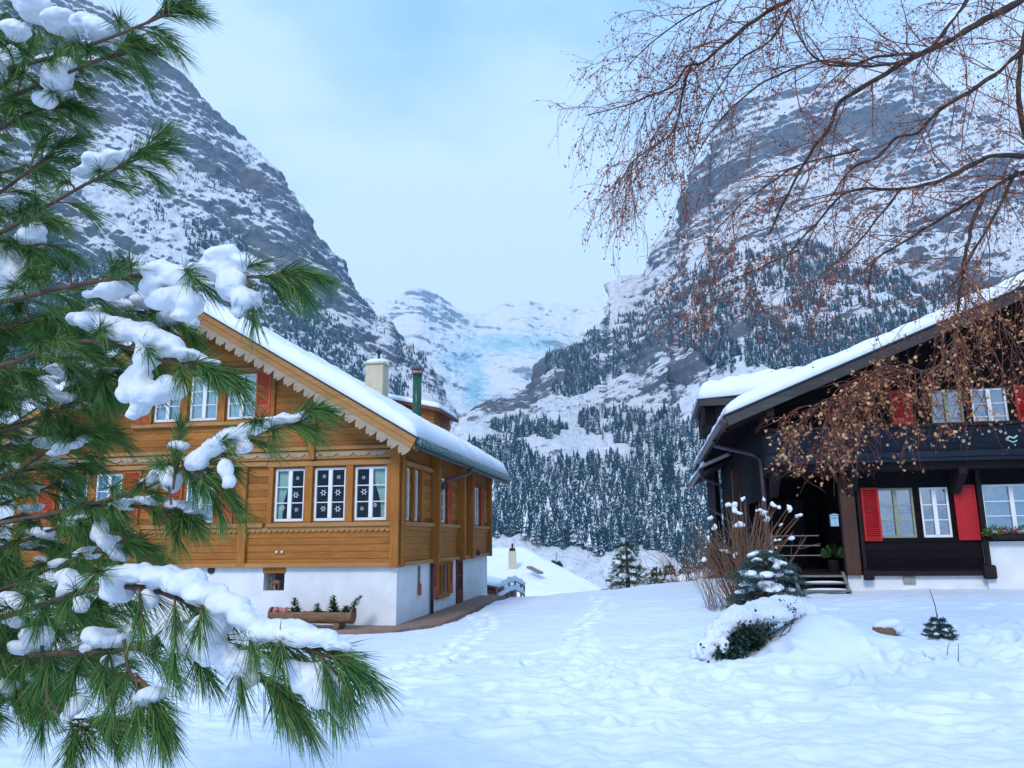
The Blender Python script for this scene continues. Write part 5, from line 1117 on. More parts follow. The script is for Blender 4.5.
def pine_branch(pts, r0=.018, snow=(), dens=1.0, start=.3, side_len=.20, spacing=.07, tipfan=3, nl=.092, droop=.22, to_trunk=True, hang=0):
    """pts = list of (px, py, depth)"""
    W3 = [np.array(at(*p)) for p in pts]
    if to_trunk:
        a = W3[0]; W3 = [np.array([PT.x, PT.y, a[2] - .25])] + W3
    P = resample(W3, .04); n = len(P); rad_ = np.linspace(r0, .004, n) if not to_trunk else np.linspace(r0, .004, n)
    mb = MB(); mb.tube([Vector(q) - PT for q in P[::2]], list(rad_[::2]), 7); br = obj('branch', mb, M['bark'], PINE, smooth=True)
    N_, S_ = [], []; seg = np.linalg.norm(np.diff(P, axis=0), axis=1); s = np.concatenate([[0], np.cumsum(seg)]); tot = s[-1]
    q = tot * start; sd = 1
    while q < tot - .02:
        i = min(int(np.searchsorted(s, q)), n - 2); ax = unit(P[i + 1] - P[i]); lat = unit(np.cross(ax, [0, 0, 1.0])) * sd; sd = -sd
        dn = RNG.uniform(-.42, .30) * (1 + hang); L_ = side_len * RNG.uniform(.6, 1.15) * (1 - .35 * (q / tot))
        dv = ax * RNG.uniform(.55, 1.0) + lat * RNG.uniform(.4, .9) + np.array([0, 0, dn]); pth = make_shoot(N_, S_, P[i], dv, L_, dens, nl, droop)
        if L_ > .15 and RNG.random() < .6: make_shoot(N_, S_, pth[2], dv + RNG.normal(0, .5, 3), L_ * .6, dens, nl, droop)
        q += spacing * RNG.uniform(.7, 1.3)
    ax = unit(P[-1] - P[max(-4, -len(P))])
    make_shoot(N_, S_, P[-1] - ax * .10, ax, .16, dens * 1.3, nl, droop * .5)
    for _ in range(tipfan): make_shoot(N_, S_, P[-1] - ax * RNG.uniform(.06, .16), ax + RNG.normal(0, .33, 3) + [0, 0, -.12], RNG.uniform(.09, .15), dens, nl, droop)
    V, F = cat([ribbons(*(np.concatenate([a[j] for a in N_]) for j in range(5)))]); np_mesh('needles', V - off, F, M['needles'], br)
    V, F = tubes_np([a for a, _ in S_], [b for _, b in S_], 4); np_mesh('shoots', V - off, F, M['twig_brown'], br)
    if snow:
        ells = []
        for e in snow:
            px, py, rx, ry = e[:4]; D = e[4] if len(e) > 4 else np.interp(px, [p[0] for p in sorted(pts)], [p[2] for p in sorted(pts)])
            k = D / 750.0; ells.append((np.array(at(px, py, D)), (rx * k * 1.14, min(rx, ry * 1.6 + 4) * k * 1.05, ry * k * .95)))
        snow_lumps('snow', br, ells)
    return br
pine_branch([(-150, 150, 2.9), (-20, 80, 2.5), (60, 55, 2.3), (120, 34, 2.2), (172, 12, 2.15)], snow=[(35, 8, 22, 12), (62, 22, 20, 10), (98, 30, 16, 11), (86, 24, 14, 8), (8, 60, 10, 20), (15, 30, 14, 9)], side_len=.2)
pine_branch([(-120, 170, 2.9), (-20, 110, 2.5), (40, 85, 2.4), (100, 60, 2.3), (136, 52, 2.3)], snow=[(58, 78, 15, 18), (45, 100, 12, 10), (66, 66, 11, 10), (50, 62, 12, 8)], dens=.9)
pine_branch([(-150, 200, 3), (-20, 140, 2.6), (30, 112, 2.5), (68, 108, 2.45)], dens=.9)
pine_branch([(-150, 270, 2.9), (-20, 240, 2.5), (40, 210, 2.3), (75, 190, 2.25), (110, 172, 2.2), (150, 153, 2.2)], snow=[(100, 162, 17, 7), (116, 157, 13, 8), (126, 152, 7, 5), (84, 172, 13, 4), (34, 232, 12, 8)], start=.55, side_len=.17)
pine_branch([(-150, 230, 3), (-20, 200, 2.7), (30, 170, 2.6), (60, 150, 2.6)], start=.4)
pine_branch([(-150, 290, 3), (-20, 260, 2.6), (30, 245, 2.5), (40, 262, 2.45)], snow=[(8, 258, 13, 17), (14, 278, 14, 14), (10, 294, 12, 10), (30, 238, 13, 9), (38, 226, 8, 8)], start=.4)
pine_branch([(-150, 325, 2.8), (0, 302, 2.3), (60, 288, 2.15), (130, 277, 2.08), (165, 273, 2.05), (210, 276, 2.05), (255, 277, 2.02), (300, 277, 2.0)], r0=.016, start=.62, side_len=.16, spacing=.065, nl=.09, droop=.1,
    snow=[(112, 290, 20, 8), (96, 294, 12, 5), (158, 270, 16, 9), (176, 276, 15, 13), (165, 300, 18, 11), (186, 300, 14, 14), (180, 316, 11, 8), (205, 268, 16, 8), (225, 260, 22, 9), (246, 263, 16, 8), (232, 285, 16, 16), (246, 300, 14, 13), (222, 272, 14, 9), (240, 312, 9, 7), (262, 268, 12, 4), (152, 286, 12, 8)])
pine_branch([(-150, 405, 2.8), (0, 366, 2.35), (60, 344, 2.2), (110, 343, 2.15), (160, 360, 2.1), (190, 368, 2.08), (215, 373, 2.05)], start=.45, side_len=.19, spacing=.065,
    snow=[(80, 318, 14, 7), (97, 322, 19, 9), (118, 328, 18, 10), (136, 332, 18, 11), (156, 340, 20, 13), (172, 348, 14, 10), (148, 354, 12, 15), (143, 366, 8, 9), (190, 356, 17, 7), (208, 363, 12, 4), (135, 380, 14, 17), (150, 394, 18, 14), (170, 388, 15, 12), (140, 408, 10, 11), (128, 392, 9, 12), (132, 416, 7, 5)])
pine_branch([(-100, 545, 2.8), (60, 512, 2.4), (130, 493, 2.2), (165, 479, 2.15), (188, 464, 2.1), (215, 449, 2.08), (250, 437, 2.05), (285, 426, 2.02), (312, 417, 2.0)], start=.66, side_len=.12, spacing=.07, dens=.9, r0=.014, nl=.085,
    snow=[(163, 470, 13, 6), (150, 482, 12, 5), (170, 480, 9, 15), (178, 445, 10, 4), (172, 446, 6, 4), (222, 442, 15, 8), (236, 437, 13, 7), (208, 452, 9, 6), (252, 428, 11, 6), (270, 423, 15, 6), (290, 418, 15, 4), (312, 413, 12, 3), (226, 468, 8, 11), (228, 482, 6, 8), (196, 462, 12, 9), (244, 448, 8, 6)])
pine_branch([(175, 474, 2.12), (182, 468, 2.12), (180, 455, 2.12), (178, 449, 2.12)], to_trunk=False, start=.6, tipfan=2, r0=.006, nl=.07, dens=.7)
pine_branch([(188, 466, 2.1), (200, 478, 2.1), (220, 492, 2.1)], to_trunk=False, start=.4, tipfan=4, r0=.006, side_len=.09, nl=.08)
pine_branch([(-100, 645, 2.7), (20, 612, 2.3), (100, 588, 2.1), (150, 590, 2.05), (200, 607, 2.0), (260, 634, 1.95), (310, 650, 1.9), (348, 664, 1.9)], nl=.092, start=.42, side_len=.19, spacing=.055, tipfan=5, droop=.5, hang=.3,
    snow=[(117, 590, 14, 12), (112, 578, 12, 9), (134, 573, 20, 9), (150, 600, 8, 12), (160, 576, 20, 10), (184, 584, 19, 12), (205, 595, 18, 12), (228, 607, 18, 12), (250, 620, 18, 12), (272, 631, 18, 11), (296, 632, 19, 12), (320, 637, 15, 9), (336, 646, 12, 6), (190, 636, 24, 13), (214, 650, 20, 13), (238, 664, 18, 14), (244, 680, 13, 9), (310, 678, 18, 14), (328, 690, 20, 15), (341, 706, 11, 13), (344, 720, 7, 7), (296, 668, 14, 8), (210, 625, 18, 12)])
pine_branch([(-100, 670, 2.8), (20, 656, 2.4), (110, 651, 2.2), (185, 644, 2.1), (235, 662, 2.0), (270, 685, 2.0), (290, 705, 2.0)], nl=.092, start=.55, side_len=.18, spacing=.06, droop=.5, hang=.3, snow=[(103, 637, 17, 9), (88, 648, 9, 5), (114, 660, 12, 5), (120, 640, 10, 6), (38, 636, 14, 10), (20, 612, 15, 15), (10, 600, 12, 8), (26, 645, 14, 7), (72, 590, 13, 14), (80, 604, 8, 8), (66, 578, 9, 8)])
pine_branch([(42, 640, 2.35), (44, 680, 2.3), (54, 712, 2.3), (80, 728, 2.25), (105, 736, 2.2)], to_trunk=False, start=.35, r0=.0055, side_len=.15, tipfan=5, snow=[(74, 706, 9, 8), (68, 715, 7, 6)])
pine_branch([(124, 640, 2.15), (128, 670, 2.12), (136, 698, 2.1), (160, 715, 2.1)], to_trunk=False, start=.35, r0=.0055, side_len=.14, tipfan=5, snow=[(150, 697, 16, 9), (140, 704, 9, 6)])
pine_branch([(60, 512, 2.4), (110, 505, 2.3), (160, 510, 2.25), (190, 520, 2.2)], to_trunk=False, start=.2, r0=.006, side_len=.085, nl=.08, hang=-.6, snow=[(147, 500, 24, 4), (120, 506, 12, 3), (182, 504, 14, 3), (196, 512, 12, 3)])
pine_branch([(-100, 445, 3), (0, 432, 2.7), (50, 412, 2.6), (80, 400, 2.55)], snow=[(66, 398, 18, 5), (84, 405, 8, 5), (50, 392, 10, 4)])
pine_branch([(-100, 500, 3), (0, 478, 2.7), (50, 450, 2.6), (86, 438, 2.55)], snow=[(70, 444, 15, 5), (84, 438, 8, 4), (56, 452, 10, 4)])
pine_branch([(-100, 600, 3), (0, 590, 2.6), (50, 568, 2.5), (110, 548, 2.4), (135, 548, 2.4)], snow=[(100, 530, 8, 14), (112, 544, 12, 7), (88, 552, 14, 5), (120, 556, 10, 5), (60, 562, 10, 4)])
pine_branch([(-100, 560, 3), (0, 548, 2.7), (50, 530, 2.6), (100, 520, 2.5)], snow=[(78, 520, 16, 3), (40, 532, 14, 4)])
pine_branch([(-100, 350, 3), (0, 330, 2.7), (30, 322, 2.6), (80, 318, 2.5)], snow=[(60, 316, 10, 4)])
pine_branch([(-100, 730, 3), (-20, 705, 2.6), (15, 690, 2.5), (30, 700, 2.5)], snow=[(8, 688, 10, 8)])
pine_branch([(-100, 640, 3.2), (0, 620, 2.9), (60, 625, 2.8), (100, 615, 2.7)]); pine_branch([(-100, 700, 3.2), (0, 670, 2.9), (60, 672, 2.8), (110, 680, 2.7)])
pine_branch([(-100, 350, 2.9), (0, 325, 2.6), (80, 308, 2.45), (140, 312, 2.35), (172, 322, 2.3)], start=.4, side_len=.18, spacing=.06, snow=[(150, 302, 18, 7), (122, 306, 18, 6), (186, 306, 17, 13), (172, 320, 16, 8), (192, 322, 8, 9), (96, 312, 12, 5)])
pine_branch([(-100, 400, 2.9), (0, 385, 2.6), (50, 372, 2.45), (100, 372, 2.4), (128, 382, 2.35)], start=.35, side_len=.18, spacing=.06, snow=[(108, 372, 14, 5), (60, 370, 14, 5)])
rb = np.random.default_rng(3)
for k, y in enumerate([20, 70, 120, 165, 205, 330, 360, 390, 415, 445, 470, 495, 515, 545, 570, 600, 640, 665, 690]):
    xe = {20: 40, 70: 20, 120: 45, 165: 40, 205: 30}.get(y, float(rb.uniform(55, 105)))
    if y > 675: xe = 50
    pine_branch([(-150, y + 55, 3.5), (-40, y + 22, 3.2), (20, y + rb.uniform(-6, 12), 3.0), (xe, y + rb.uniform(-18, 12), 2.9)], start=.35, spacing=.105, dens=.7,
        snow=[(float(rb.uniform(5, xe)), y - 6 + float(rb.uniform(-5, 5)), float(rb.uniform(7, 16)), float(rb.uniform(2.5, 6))) for _ in range(1 + k % 2)])
for k, (px, y) in enumerate([(-420, 60), (-430, 160), (-400, 260), (-440, 350), (-420, 450), (-450, 560), (-380, 640)]):     # far side of the trunk, outside the frame
    pine_branch([(px + 90, y + 20, 3.3), (px, y, 3.2)], start=.3, spacing=.12, dens=.5)

# ================================================================== BIRCH (upper right)
BT = Vector((6.35, 7.9, 0)); BT.z = gz(BT.x, BT.y) - .05
BIR = empty('birch_tree', BT, 0, 'drooping bare birch with dry orange brown leaves and snow lines along its limbs', 'tree')
boff = np.array(BT)
tpts = [Vector((6.35, 7.9, BT.z - .1)), Vector((6.33, 7.9, 1.2)), Vector((6.3, 7.85, 2.6)), Vector((6.3, 7.8, 4.2)), Vector((6.35, 7.8, 5.6)), Vector((6.4, 7.7, 7.4)), Vector((6.5, 7.6, 9))]
mb = MB(); mb.tube([p - BT for p in tpts], [.19, .165, .15, .13, .11, .08, .04], 12); obj('trunk', mb, M['birch'], BIR, smooth=True)
class Twigs:
    def __init__(s): s.l1 = []; s.l2 = []; s.leaf = []; s.cat = []
def grow(p, d, L, droop, k=7, wob=.16):
    pts = [np.array(p, float)]; d = unit(np.array(d, float))
    for i in range(k - 1):
        d = unit(d + RNG.normal(0, wob, 3) + np.array([0, 0, -droop * (.4 + i / k)])); pts.append(pts[-1] + d * L / (k - 1))
    return np.array(pts)
def limb(pts, r0, r1, n1, L1=(.5, 1.1), droop=.12, n2=7, L2=(.2, .5), droop2=.22, leaf=.25, cats=.8, snowy=(), from_trunk=False, leafmat='dry_leaf', leafsize=.028, name='limb', start=.0, bias=(-.3, 0, 0)):
    W3 = [np.array(at(*p)) for p in pts]
    if from_trunk: W3 = [np.array([6.3, 7.82, max(W3[0][2] - .3, 2.0)])] + W3
    P = resample(W3, .06); n = len(P); rr = r0 + (r1 - r0) * np.linspace(0, 1, n) ** .8
    P = P + .012 * np.stack([noise3(P * 5), noise3(P * 5 + 9), noise3(P * 5 + 19)], -1)
    mb = MB(); mb.tube([Vector(q) - BT for q in P], list(rr * (1 + .12 * noise3(P * 9))), 8); lb = obj(name, mb, M['birch'], BIR, smooth=True)
    T = Twigs()
    for q in range(n1):
        t = start + (1 - start) * (q + RNG.random()) / n1; i = min(int(t * (n - 1)), n - 2); ax = unit(P[i + 1] - P[i]); lat = unit(np.cross(ax, RNG.normal(size=3)))
        lat[1] *= .6; d = ax * RNG.uniform(.3, 1.0) + lat * RNG.uniform(.5, 1.0) + np.array(bias); a = grow(P[i], d, RNG.uniform(*L1), droop)
        r = min(rr[i] * .6, .0075); T.l1.append((a, np.linspace(r, .0024, 7)))
        for _ in range(int(n2 * 1.35)):
            j = RNG.integers(1, 6); f = RNG.random(); o = a[j] * (1 - f) + a[j + 1 if j < 6 else 6] * f; ax2 = unit(a[j + 1 if j < 6 else 6] - a[j] + 1e-9)
            b = grow(o, ax2 * .8 + rnd_unit(1)[0] * .8, RNG.uniform(*L2), droop2, 6, .2); T.l2.append((b, np.linspace(.0022, .0011, 6)))
            for __ in range(RNG.poisson(cats * 3.4)): T.cat.append(b[RNG.integers(1, 6)] + RNG.normal(0, .012, 3))
            if RNG.random() < min(1, leaf * 1.9 + .10):
                for __ in range(RNG.integers(1, 5)): T.leaf.append(b[RNG.integers(2, 6)] + RNG.normal(0, .02, 3))
    parts = []
    V, F = cat([tubes_np(np.array([x for x, _ in T.l1]), np.array([x for _, x in T.l1]), 4), tubes_np(np.array([x for x, _ in T.l2]), np.array([x for _, x in T.l2]), 3)]); np_mesh('twigs', V - boff, F, M['birch_twig'], lb)
    def leaves(C_, size, mat, nm, asp=.7):
        C_ = np.array(C_); m = len(C_); d = unit(RNG.normal(size=(m, 3)) + [0, 0, -.8]); w = unit(np.cross(d, rnd_unit(m))); sz = size * RNG.uniform(.6, 1.3, m)[:, None]; nn = np.cross(d, w)
        V = np.stack([C_, C_ + d * sz * .5 + w * sz * asp * .5 + nn * sz * .15, C_ + d * sz, C_ + d * sz * .5 - w * sz * asp * .5 + nn * sz * .15], 1).reshape(-1, 3)
        np_mesh(nm, V - boff, np.arange(4 * m).reshape(m, 4), M[mat], lb)
    if T.leaf: leaves(T.leaf, leafsize, leafmat, 'leaves')
    if T.cat: leaves(T.cat, .021, 'catkin', 'catkins', .6)
    for a, b in snowy:
        seg = P[int(a * (n - 1)):max(int(b * (n - 1)), int(a * (n - 1)) + 4)]; r_ = rr[int(a * (n - 1))]; m = len(seg); e = np.sin(np.linspace(.1, math.pi - .1, m)) ** .5
        mb = MB(); mb.tube([Vector(q) - BT + Vector((0, 0, r_ * .85)) for q in seg], list(r_ * .85 * e * (1 + .25 * noise3(seg * 6))), 8); obj('snow', mb, M['tree_snow'], lb, smooth=True)
    return lb
limb([(1040, -12, 7.4), (1022, 0, 7.3), (971, 27, 7.1), (944, 43, 7.0), (909, 60, 6.9), (878, 78, 6.8), (858, 90, 6.8), (838, 105, 6.7), (828, 130, 6.7), (812, 150, 6.6), (790, 190, 6.5), (768, 235, 6.5)], .055, .008, 34, snowy=[(.12, .3), (.34, .5)], from_trunk=True, leaf=.22)
limb([(985, -30, 7.1), (967, 0, 7.0), (952, 20, 6.9), (928, 50, 6.8), (897, 55, 6.7), (874, 58, 6.7), (840, 66, 6.6), (815, 58, 6.6), (796, 30, 6.5), (790, 8, 6.5)], .03, .006, 26, leaf=.12, snowy=[(.2, .36)])
limb([(928, 50, 6.8), (900, 62, 6.7), (862, 66, 6.6), (820, 62, 6.5), (784, 72, 6.4), (750, 92, 6.4), (720, 120, 6.4), (700, 150, 6.3)], .018, .005, 26, leaf=.15)
limb([(1060, 40, 7.5), (1024, 50, 7.3), (995, 74, 7.2), (960, 98, 7.1), (936, 113, 7.1), (917, 133, 7.0), (897, 137, 7.0), (878, 156, 7.0), (850, 170, 7.0), (830, 200, 7.0)], .042, .006, 30, leaf=.3, from_trunk=True, snowy=[(.3, .46)])
limb([(1060, 160, 7.5), (1024, 156, 7.3), (990, 156, 7.2), (967, 168, 7.1), (936, 182, 7.0), (897, 189, 6.9), (850, 191, 6.8), (820, 219, 6.7), (792, 250, 6.7), (784, 270, 6.7)], .04, .006, 26, leaf=.25, snowy=[(.3, .44), (.5, .72)], from_trunk=True)
limb([(1060, 168, 7.6), (1024, 172, 7.5), (999, 184, 7.4), (967, 203, 7.3), (928, 227, 7.2), (897, 246, 7.2), (874, 262, 7.2), (868, 290, 7.2)], .035, .006, 24, leaf=.35, from_trunk=True, snowy=[(.4, .6)])
limb([(1016, 172, 7.4), (1004, 195, 7.2), (995, 215, 7.1), (980, 240, 7.0), (962, 272, 7.0), (940, 300, 7.0)], .022, .005, 18, leaf=.5)
limb([(1050, 200, 7.6), (1022, 120, 7.3), (1019, 70, 7.3), (1030, 10, 7.3), (1040, -40, 7.3)], .035, .015, 10, leaf=.2)
limb([(880, -45, 6.8), (830, -22, 6.7), (782, 4, 6.5), (751, 23, 6.4), (727, 43, 6.3), (704, 62, 6.3), (688, 66, 6.2), (673, 86, 6.2), (649, 96, 6.2), (618, 107, 6.1), (585, 115, 6.1)], .034, .004, 46, L1=(.3, .62), droop=.16, leaf=.06, cats=1.4, droop2=.25, L2=(.15, .4))
limb([(690, 66, 6.3), (681, 98, 6.2), (675, 129, 6.2), (657, 145, 6.1), (634, 160, 6.1), (618, 185, 6.1)], .012, .004, 26, L1=(.35, .8), droop=.3, leaf=.2, cats=1.3, droop2=.35, L2=(.2, .45), bias=(-.2, 0, -.3))
limb([(800, -40, 6.4), (760, -20, 6.3), (720, 0, 6.2), (690, 15, 6.2), (655, 40, 6.1), (625, 70, 6.1)], .014, .004, 26, L1=(.4, .8), leaf=.04, cats=1.3, L2=(.15, .4))
limb([(790, 8, 6.5), (770, 40, 6.4), (740, 60, 6.4), (715, 95, 6.4), (700, 130, 6.3), (693, 165, 6.3)], .012, .004, 24, L1=(.3, .8), droop=.25, leaf=.45, cats=.9)
limb([(700, 60, 6.2), (690, 120, 6.2), (682, 180, 6.2), (680, 240, 6.2), (678, 290, 6.2)], .003, .0015, 14, L1=(.12, .25), L2=(.05, .12), n2=3, leaf=.5, cats=1.5)
limb([(655, 95, 6.2), (640, 130, 6.15), (632, 170, 6.15), (628, 205, 6.15)], .004, .0015, 16, L1=(.3, .6), n2=4, L2=(.1, .3), droop=.5, droop2=.5, leaf=.03, cats=.4, bias=(0, 0, -.6))
limb([(860, 150, 6.8), (800, 165, 6.7), (760, 190, 6.6), (730, 215, 6.6), (705, 250, 6.6), (690, 290, 6.6)], .012, .003, 26, L1=(.3, .7), leaf=.6, droop=.2)
limb([(900, 190, 6.9), (860, 240, 6.8), (820, 275, 6.8), (790, 300, 6.8)], .012, .003, 18, L1=(.3, .7), leaf=.5, droop=.3)
limb([(800, 250, 6.7), (760, 268, 6.7), (720, 285, 6.7), (695, 305, 6.7)], .008, .003, 14, L1=(.2, .5), leaf=.7, droop=.3)
limb([(985, 192, 7.2), (972, 225, 6.9), (965, 262, 6.6), (960, 290, 6.4), (955, 332, 6.2), (952, 348, 6.1), (942, 363, 6.0), (926, 371, 6.0), (903, 376, 5.9), (874, 389, 5.9), (850, 405, 5.8), (832, 428, 5.8)], .022, .005, 44, L1=(.3, .75), droop=.42, n2=7, L2=(.12, .35), droop2=.4, leaf=.6, cats=.3, leafmat='tan_leaf', leafsize=.033, start=.3, bias=(-.1, 0, -.35))
limb([(926, 371, 6.0), (895, 372, 5.9), (860, 380, 5.9), (830, 400, 5.8), (805, 418, 5.8)], .008, .003, 30, L1=(.3, .6), droop=.35, L2=(.12, .3), leaf=.5, cats=.3, leafmat='tan_leaf', leafsize=.033, bias=(-.2, 0, -.3))
limb([(1060, 250, 7.2), (1020, 285, 6.8), (1000, 310, 6.6), (1012, 340, 6.5), (1022, 370, 6.5)], .02, .004, 26, L1=(.3, .8), droop=.35, leaf=.7, cats=.1, leafmat='tan_leaf', leafsize=.033, from_trunk=True, bias=(-.2, 0, -.3))
limb([(960, 335, 6.5), (975, 365, 6.4), (984, 395, 6.4), (968, 420, 6.4)], .007, .002, 8, L1=(.1, .3), leaf=.5, cats=.1, leafmat='tan_leaf', leafsize=.033, n2=3)
for k, (x0, y0_) in enumerate([(1120, 60), (1150, 160), (1110, 260), (1170, 0)]): limb([(1080, y0_ + 40, 7.6), (x0, y0_ + 10, 7.5), (x0 + 100, y0_ - 10, 7.3)], .03, .006, 10, leaf=.2, from_trunk=False)

# ================================================================== SHRUBS AND SMALL THINGS ON THE FIELD
def local_tubes(name, lines, parent, loc, mat, sides=4):
    k = 7; V, F = tubes_np(np.array([a for a, _ in lines]), np.array([b for _, b in lines]), sides); return np_mesh(name, V - np.array(loc), F, M[mat], parent)
sb = Vector(at(747, 590, 17.3)); sb.z = gz(sb.x, sb.y)
SH = empty('bare_shrub', sb, 0, 'tall bare reddish brown shrub with tufts of snow beside the dark porch', 'shrub')
ln = []; tips = []
for i in range(46):
    a = RNG.uniform(-1, 1); d = np.array([a * .42, RNG.uniform(-.35, .35), 1.0]); L_ = RNG.uniform(1.6, 2.6) * (1 - .12 * abs(a)); p = np.array(sb) + [a * .25, RNG.uniform(-.2, .2), -.1]
    b = grow(p, d, L_, -.02, 7, .07); ln.append((b, np.linspace(.014, .005, 7))); tips.append(b[-1])
    for _ in range(5):
        j = RNG.integers(2, 6); c = grow(b[j], unit(b[j + 1] - b[j]) + rnd_unit(1)[0] * .7, RNG.uniform(.25, .7), -.03, 7, .12); ln.append((c, np.linspace(.006, .003, 7)))
local_tubes('stems', ln, SH, sb, 'twig_brown')
ln = []
for i in range(60):
    p = np.array(sb) + [RNG.uniform(-.9, -.2), RNG.uniform(-.3, .3), -.1]; b = grow(p, [RNG.uniform(-.6, .1), RNG.uniform(-.2, .2), 1], RNG.uniform(.8, 1.7), .0, 7, .12); ln.append((b, np.linspace(.006, .0025, 7)))
local_tubes('fine_stems', ln, SH, sb, 'twig_brown', 3)
ells = []; ln = []
for px, py, rx, ry in [(733, 506, 5, 4), (737, 512, 6, 3), (738, 525, 6, 3), (709, 518, 4, 4), (714, 528, 4, 3), (763, 500, 3, 3), (759, 511, 4, 2.5), (766, 513, 5, 3.5), (768, 520, 5, 3.5), (775, 506, 4, 4), (789, 508, 3, 6), (797, 516, 4, 3), (794, 537, 6, 2.3), (777, 540, 3, 2.5), (776, 547, 2.5, 2), (737, 556, 3, 3), (722, 551, 6, 3), (753, 553, 4, 2), (703, 559, 4, 3), (711, 537, 3, 3), (743, 500, 3, 3), (782, 525, 3, 2)]:
    D = 17.3 + random.uniform(-.15, .15); k = D / 750; q_ = at(px, py, D); [ells.append((Vector(q_) + Vector((RNG.normal(0, rx * k * .5), RNG.normal(0, .03), RNG.normal(0, ry * k * .4))), (rx * k * RNG.uniform(.4, .8), rx * k * .5, ry * k * RNG.uniform(.4, .75)))) for _ in range(3)]
    for _ in range(3):
        e_ = np.array(q_) + RNG.normal(0, .04, 3) + [0, 0, .03]; a_ = np.array(sb) + [RNG.uniform(-.35, .3), RNG.uniform(-.2, .2), -.1]; tt_ = np.linspace(0, 1, 7)[:, None]
        ln.append((a_ + (e_ - a_) * tt_ + np.array([(e_[0] - a_[0]) * -.18, 0, 0]) * np.sin(tt_ * 3.14) + RNG.normal(0, .012, (7, 3)), np.linspace(.013, .005, 7)))
local_tubes('stems', ln, SH, sb, 'twig_brown')
o = snow_lumps('snow_tufts', SH, ells, .03, sb, 3); o.modifiers['lumps'].strength = .04
# small snowy spruce
def small_spruce(name, base, h, w, label, catg, rnd=False, tiers=6, per=8, group=None, snow=.6, mat='spruce', seed=1, nl=.06):
    rg = np.random.default_rng(seed); o = empty(name, base, 0, label, catg, group); b0 = np.array(base)
    mb = MB(); mb.tube([(0, 0, -.1), (0, 0, h * .6), (0, 0, h)], [.035 * h + .005, .02 * h, .004], 7); obj('trunk', mb, M['bark'], o)
    R_, Nn, sn = [], [], []
    for t in range(tiers):
        z = h * (.08 + .90 * t / tiers); r = w * ((1 - (t / tiers) ** 2) ** .5 * .9 + .02 if rnd else (1 - t / tiers * .85)) * .5
        for k in range(per):
            a = k * 2 * math.pi / per + rg.uniform(-.3, .3) + t; z = h * (.08 + .90 * max(0, t + (rg.uniform(-.6, .6) if rnd else rg.uniform(-.15, .15))) / tiers); rr = r * rg.uniform(.75, 1.15); d = np.array([math.cos(a), math.sin(a), 0])
            ts = np.linspace(0, 1, 7)[:, None]; path = np.array([0, 0, z]) + d * rr * ts + np.array([0, 0, 1.0]) * (h * .06 * ts - h * .13 * ts ** 2); R_.append((path, np.linspace(.008, .003, 7)))
            for _ in range(int(12 + 40 * rr / max(w, .1))):
                q = rg.uniform(.1, 1); j = min(int(q * 6), 5); p = path[j] + (path[j + 1] - path[j]) * rg.random(); sd = np.cross(d, [0, 0, 1]) * rg.choice([-1, 1]); dd = unit(d * rg.uniform(.3, 1) + sd * rg.uniform(.2, .9) + [0, 0, rg.uniform(-.35, .25)])
                Nn.append((p, dd, rr * .30 + nl * .5))
            if rg.random() < snow: c = path[rg.integers(3, 6)]; q_ = rg.uniform(.16, .36); sn.append((np.array(c) + b0 + [0, 0, .02], (rr * q_, rr * q_, h * .025 * rg.uniform(.6, 1.5) + .012)))
    V, F = tubes_np([a for a, _ in R_], [b for _, b in R_], 4); np_mesh('branches', V, F, M['bark'], o)
    P_ = np.array([a for a, _, _ in Nn]); D_ = np.array([a for _, a, _ in Nn]); Ls = np.array([a for _, _, a in Nn]); n = len(P_); m = 12
    oo = np.repeat(P_, m, 0) + np.repeat(D_ * Ls[:, None], m, 0) * RNG.uniform(0, .9, n * m)[:, None]; dd = unit(np.repeat(D_, m, 0) + .8 * rnd_unit(n * m))
    V, F = ribbons(oo, dd, np.full(n * m, nl), np.full(n * m, nl * .16), np.full(n * m, .1)); np_mesh('foliage', V, F, M[mat], o)
    if sn: q = snow_lumps('snow', o, sn, max(.012, w * .012), b0)
    return o
b1 = Vector(at(766, 600, 14.6)); b1.z = gz(b1.x, b1.y)
sp = small_spruce('snowy_spruce', b1, at(766, 545, 14.6).z - b1.z, 1.45, 'low bushy blue green spruce loaded with snow in front of the bare reddish shrub', 'tree', rnd=True, tiers=6, per=11, snow=.75, seed=4, nl=.06)
# snow-buried bush with its dark leaves open to the left
bb = Vector(at(752, 640, 11.0)); bb.z = gz(bb.x, bb.y) - .05
BU = empty('evergreen_bush', bb, 0, 'dark evergreen bush half buried under a thick tilted cap of snow', 'shrub')
mb = MB(); n = 5200; rg = np.random.default_rng(8); cs = np.array([np.array(at(px, py, D)) for px, py, D in [(733, 645, 10.7), (745, 634, 10.8), (760, 624, 11.0), (778, 613, 11.2), (728, 652, 10.6), (752, 640, 10.9), (738, 626, 10.9), (768, 612, 11.2)]])
c_ = cs[rg.integers(0, len(cs), n)]; o_ = c_ + rg.normal(0, 1, (n, 3)) * [.10, .10, .06]; d_n = unit(rg.normal(size=(n, 3)) + [-.3, -.5, .1]); w_ = unit(np.cross(d_n, rnd_unit(n))); sz = rg.uniform(.03, .07, n)[:, None]
V = np.stack([o_, o_ + d_n * sz * .5 + w_ * sz * .35, o_ + d_n * sz, o_ + d_n * sz * .5 - w_ * sz * .35], 1).reshape(-1, 3); np_mesh('foliage', V - np.array(bb), np.arange(4 * n).reshape(n, 4), M['leafd'], BU)
ln = []
for _ in range(40): p = np.array(bb) + [rg.uniform(-.3, .3), rg.uniform(-.1, .2), 0]; ln.append((grow(p, [rg.uniform(-.8, .5), -.3, .6], .55, .05, 7, .15), np.linspace(.010, .004, 7)))
local_tubes('stems', ln, BU, bb, 'bark')
